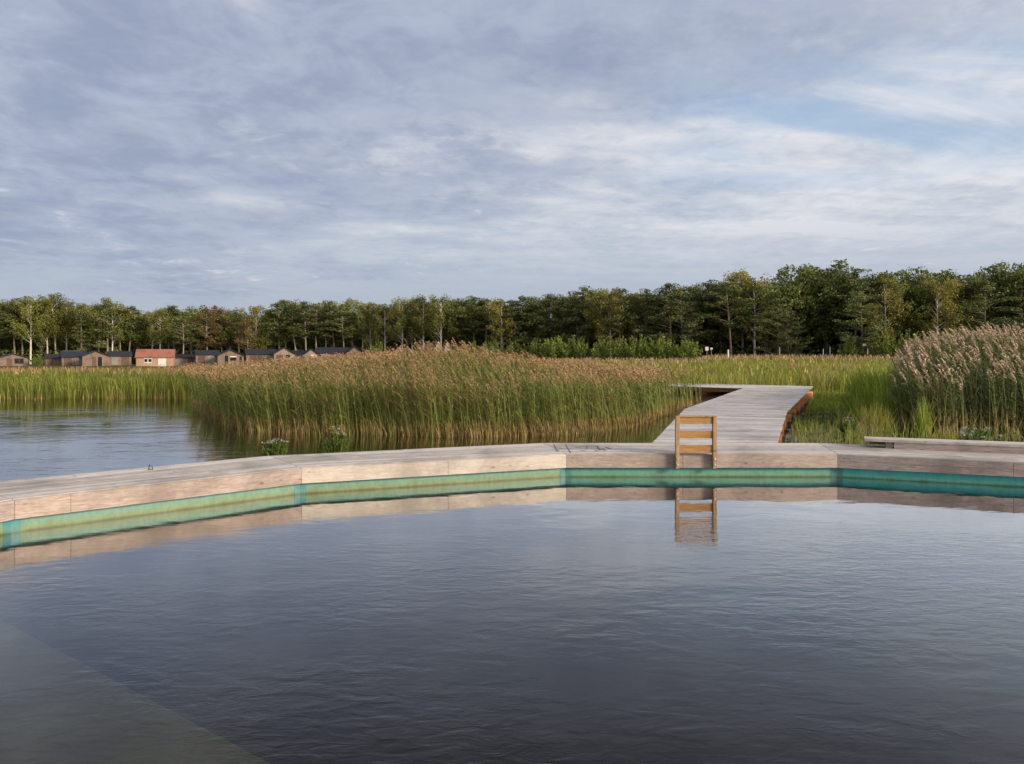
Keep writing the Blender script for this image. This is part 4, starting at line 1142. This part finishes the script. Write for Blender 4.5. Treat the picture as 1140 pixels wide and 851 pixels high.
def eave_cabin(px, ridge, eave, wpx, D, label, panels, wm=None, rm=None, name='cabin', ends=None, group='brown cabins before the wood'):
    """long side towards the lake; panels = list of (x0,x1,kind) along the width"""
    Wd = wpx / F * D; gz = 0.08; X = (px - HX) / F * D
    hr = CZ - (ridge - HY) / F * D - gz; he = CZ - (eave - HY) / F * D - gz; dp = 3.6; h_ = Wd / 2
    c = tag(empty(name, (X, D, gz)), label, 'cabin' if name == 'cabin' else 'house', group)
    c.rotation_euler = (0, 0, -math.atan2(X, D) + R(3 if name == 'cabin' else -5))
    mb = MB(); y0, y1 = 0.0, dp
    v = [(-h_, y0, -0.1), (h_, y0, -0.1), (h_, y1, -0.1), (-h_, y1, -0.1), (-h_, y0, he), (h_, y0, he), (h_, y1, he), (-h_, y1, he), (-h_, dp / 2, hr), (h_, dp / 2, hr)]
    mb.add(v, [(0, 1, 5, 4), (2, 3, 7, 6), (1, 2, 6, 9, 5), (3, 0, 4, 8, 7), (0, 3, 2, 1), (4, 5, 9, 8), (6, 7, 8, 9)]); mb.build('wall', wm or M['cab_wall'], c)
    mb = MB(); o = 0.22; sl = (hr - he) / (dp / 2); t_ = 0.10; e = h_ + 0.18
    for sgn in (0, 1):
        ya, yb = (-o, dp / 2) if sgn == 0 else (dp / 2 + 0.002, dp + o)
        za, zb = (he - sl * o, hr) if sgn == 0 else (hr, he - sl * o)
        p = [(-e, ya, za + .012), (e, ya, za + .012), (e, yb, zb + .012), (-e, yb, zb + .012)]
        mb.hexa(p + [(q[0], q[1], q[2] + t_) for q in p])
    mb.build('roof', rm or M['roof'], c)
    for x0, x1, kind in panels:
        a_, b_ = -h_ + x0 * Wd, -h_ + x1 * Wd
        pm = MB()
        if kind == 'panel': pm.box(a_, b_, -0.03, 0.01, 0.12, he * 0.92); pm.build('panel', M['panel'], c)
        elif kind == 'door': pm.box(a_, b_, -0.03, 0.01, 0.0, he * 0.9); pm.build('door', M['door'], c)
        elif kind == 'white_door': pm.box(a_, b_, -0.03, 0.01, 0.0, he * 0.86); pm.build('door', M['white'], c)
        elif kind == 'window':
            pm.box(a_ - .07, b_ + .07, -0.03, 0.01, he * 0.36, he * 0.88); f_ = pm.build('window', M['white'], c)
            qm = MB(); qm.box(a_, b_, -0.045, -0.028, he * 0.46, he * 0.78); qm.build('pane', M['glass'], f_)
    return c


gable_cabin(15, 394.2, 407, 28.5, 130, 'leftmost brown gabled cabin with a wide dark three pane window', [(0.54, 0.84, 0.22, 0.62)], [(0.28, 0.46, 0.62, False)])
gable_cabin(107, 391.2, 406, 27, 130, 'brown gabled cabin with dark doorway, left of the red roofed house', [], [(0.36, 0.50, 0.62, False), (0.56, 0.72, 0.62, True)])
gable_cabin(257, 390.0, 405, 27.5, 130, 'brown gabled cabin with dark window and doorway, right of the red roofed house', [(0.48, 0.70, 0.36, 0.64), (0.84, 0.92, 0.2, 0.6)], [(0.26, 0.40, 0.66, True)], white=(0.47, 0.71, 0.56, 0.63))
gable_cabin(317, 387.5, 404, 23, 130, 'pale brown gabled cabin with large dark doorway and white jamb', [], [(0.10, 0.42, 0.62, False), (0.54, 0.74, 0.62, True)], True)
gable_cabin(347, 389.0, 403, 17, 130, 'small brown gabled cabin with white sign above its dark opening', [(0.40, 0.82, 0.30, 0.52)], [], True, white=(0.42, 0.80, 0.50, 0.68))
gable_cabin(395.5, 386.0, 402, 18, 130, 'last gabled cabin on the right, half hidden by the reeds', [(0.2, 0.8, 0.3, 0.66)], [(0.3, 0.5, 0.6, False)])
eave_cabin(62, 395.0, 399.0, 19, 137, 'low dark roofed cabin right of the round bush, with grey end panel', [(0.05, 0.35, 'door'), (0.55, 0.92, 'panel')])
eave_cabin(82, 391.5, 397.5, 23, 135, 'dark roofed cabin adjoining the second gable, pale panel at its right', [(0.10, 0.42, 'door'), (0.55, 0.95, 'panel')])
eave_cabin(134, 391.8, 396.5, 22, 136, 'dark roofed cabin just left of the red roofed house', [(0.1, 0.4, 'panel'), (0.55, 0.9, 'door')])
eave_cabin(207, 395.0, 398.5, 22, 138, 'low hut half hidden by pine branches right of the red roofed house', [(0.1, 0.45, 'panel'), (0.6, 0.85, 'door')], M['cab_pale'])
eave_cabin(231, 390.5, 395.0, 24, 135, 'dark roofed cabin with grey panel left of the gable with white sign', [(0.1, 0.38, 'door'), (0.5, 0.95, 'panel')])
eave_cabin(291, 389.5, 394.5, 32, 135, 'long dark roofed cabin with pale panel beside red doors, left of large doorway', [(0.12, 0.34, 'door'), (0.38, 0.52, 'door'), (0.62, 0.97, 'panel')])
eave_cabin(333, 391.0, 395.5, 16, 138, 'small dark roofed cabin left of the small gable', [(0.3, 0.6, 'panel')])
eave_cabin(371, 387.5, 393.0, 34, 135, 'long dark roofed cabin before the last gable, seen over the reeds', [(0.1, 0.4, 'panel'), (0.6, 0.8, 'door')])
hs = eave_cabin(172.5, 389.6, 397.5, 38, 128, 'small house with red tiled roof, two dark windows and white door', [(0.22, 0.30, 'window'), (0.33, 0.41, 'window'), (0.58, 0.80, 'white_door')], M['house'], M['tile'], 'red_roofed_house', group=None)

# caravan roof, tents, posts and signs
D = 141; p = at(76.5, 390.6, D)
cv = tag(empty('caravan', (p.x, D, 0.1)), 'white caravan showing its roof above the dark cabin roofs on the left', 'caravan')
mb = MB(); hz = p.z - 0.1; L_ = 2.5 / 2
mb.profile([(-L_, 0.45), (L_, 0.45), (L_ + .06, hz * 0.8), (L_ - .12, hz - .02), (-L_ + .2, hz - .02), (-L_ - .06, hz * 0.78)], 0, 1.9); mb.build('body', M['white'], cv)
mb = MB(); mb.box(-0.7, 0.5, -0.02, 0.012, hz * 0.55, hz * 0.8); mb.build('window', M['glass'], cv)
for sx in (-0.25, 0.25):
    mb = MB(); mb.tube([(sx, -0.02, 0.3), (sx, 0.16, 0.3)], [0.3, 0.3], 14); mb.build('wheel', M['black'], cv)
M['tent'] = mat_plain('grey_canvas', (0.42, 0.40, 0.36), (0.34, 0.32, 0.29), 1.0, 0.9)
M['tent_red'] = mat_plain('rust_canvas', (0.30, 0.17, 0.13), (0.24, 0.14, 0.11), 1.0, 0.9)
for px, yt, wpx, mt, lab in ((487.5, 380.5, 14, 'tent', 'grey peaked tent above the crest of the reed hump'), (497, 382.0, 11, 'tent', 'smaller grey tent right of the peaked tent'), (443, 386.5, 16, 'tent_red', 'rusty brown tent above the left slope of the reed hump')):
    D = 128; p = at(px, yt, D); Wd = wpx / F * D / 2; gz = 0.5
    tn = tag(empty('tent', (p.x, D, gz)), lab, 'tent', 'tents behind the reed hump')
    hz = p.z - gz
    mb = MB(); mb.profile([(-Wd, 0.9), (Wd, 0.9), (0, hz)], 0, 2.2); mb.profile([(-Wd * .93, -0.05), (Wd * .93, -0.05), (Wd * .97, 0.898), (-Wd * .97, 0.898)], 0.03, 2.17); mb.build('canvas', M[mt], tn)
    mb = MB(); mb.profile([(-Wd * .3, 0.0), (Wd * .3, 0.0), (0.0, 0.88)], -0.02, 0.028); mb.build('flap', M['black'], tn)
for px, yt, yb, D, lab in ((810.5, 389.5, 396, 98, 'thick white post with brown foot standing alone in the meadow'), (868, 386.5, 391, 104, 'white post under the wood left of the tall skyline trees'), (924, 386.5, 391, 103, 'white post under the highest trees of the skyline'),
                           (916.5, 388.5, 392, 102, 'short white post left of another post under the highest trees'), (966, 388.5, 392, 100, 'short white post below the small white sign near the reed clump')):
    p = at(px, yt, D); gz = float(ground_z(np.array([p.x]), np.array([D]))[0])
    po = tag(empty('marker_post', (p.x, D, gz)), lab, 'post', 'white posts in the meadow')
    hz = p.z - gz; r = 0.11 if px < 820 else 0.035
    mb = MB(); mb.tube([(0, 0, hz * 0.45), (0, 0, hz - 0.03), (0, 0, hz)], [r, r, r * 0.6], 8); mb.build('head', M['white'], po)
    mb = MB(); mb.tube([(0, 0, -0.2), (0, 0, hz * 0.45)], [r * 0.8, r * 0.8], 8); mb.build('foot', M['cab_pale'], po)
for px, yt, wpx, hpx, D, lab in ((787, 386.3, 3.6, 4.2, 99, 'small white sign on a post at the right end of the willow bushes'), (792, 387.3, 2.6, 2.0, 99, 'tiny white sign just right of the larger white sign by the willows'), (961.5, 383, 6.0, 2.4, 103, 'low wide white sign under the trees near the tall reed clump')):
    p = at(px, yt, D); gz = float(ground_z(np.array([p.x]), np.array([D]))[0]); hz = p.z - gz; Wd = wpx / F * D / 2; hh = hpx / F * D
    sg = tag(empty('sign', (p.x, D, gz)), lab, 'sign', 'white signs at the wood edge')
    mb = MB(); mb.box(-Wd, Wd, -0.03, 0.0, hz - hh, hz); mb.build('sign_board', M['white'], sg)
    mb = MB(); mb.tube([(0, 0.04, -0.2), (0, 0.04, hz - 0.05)], [0.04, 0.04], 6); mb.build('post', M['cab_pale'], sg)
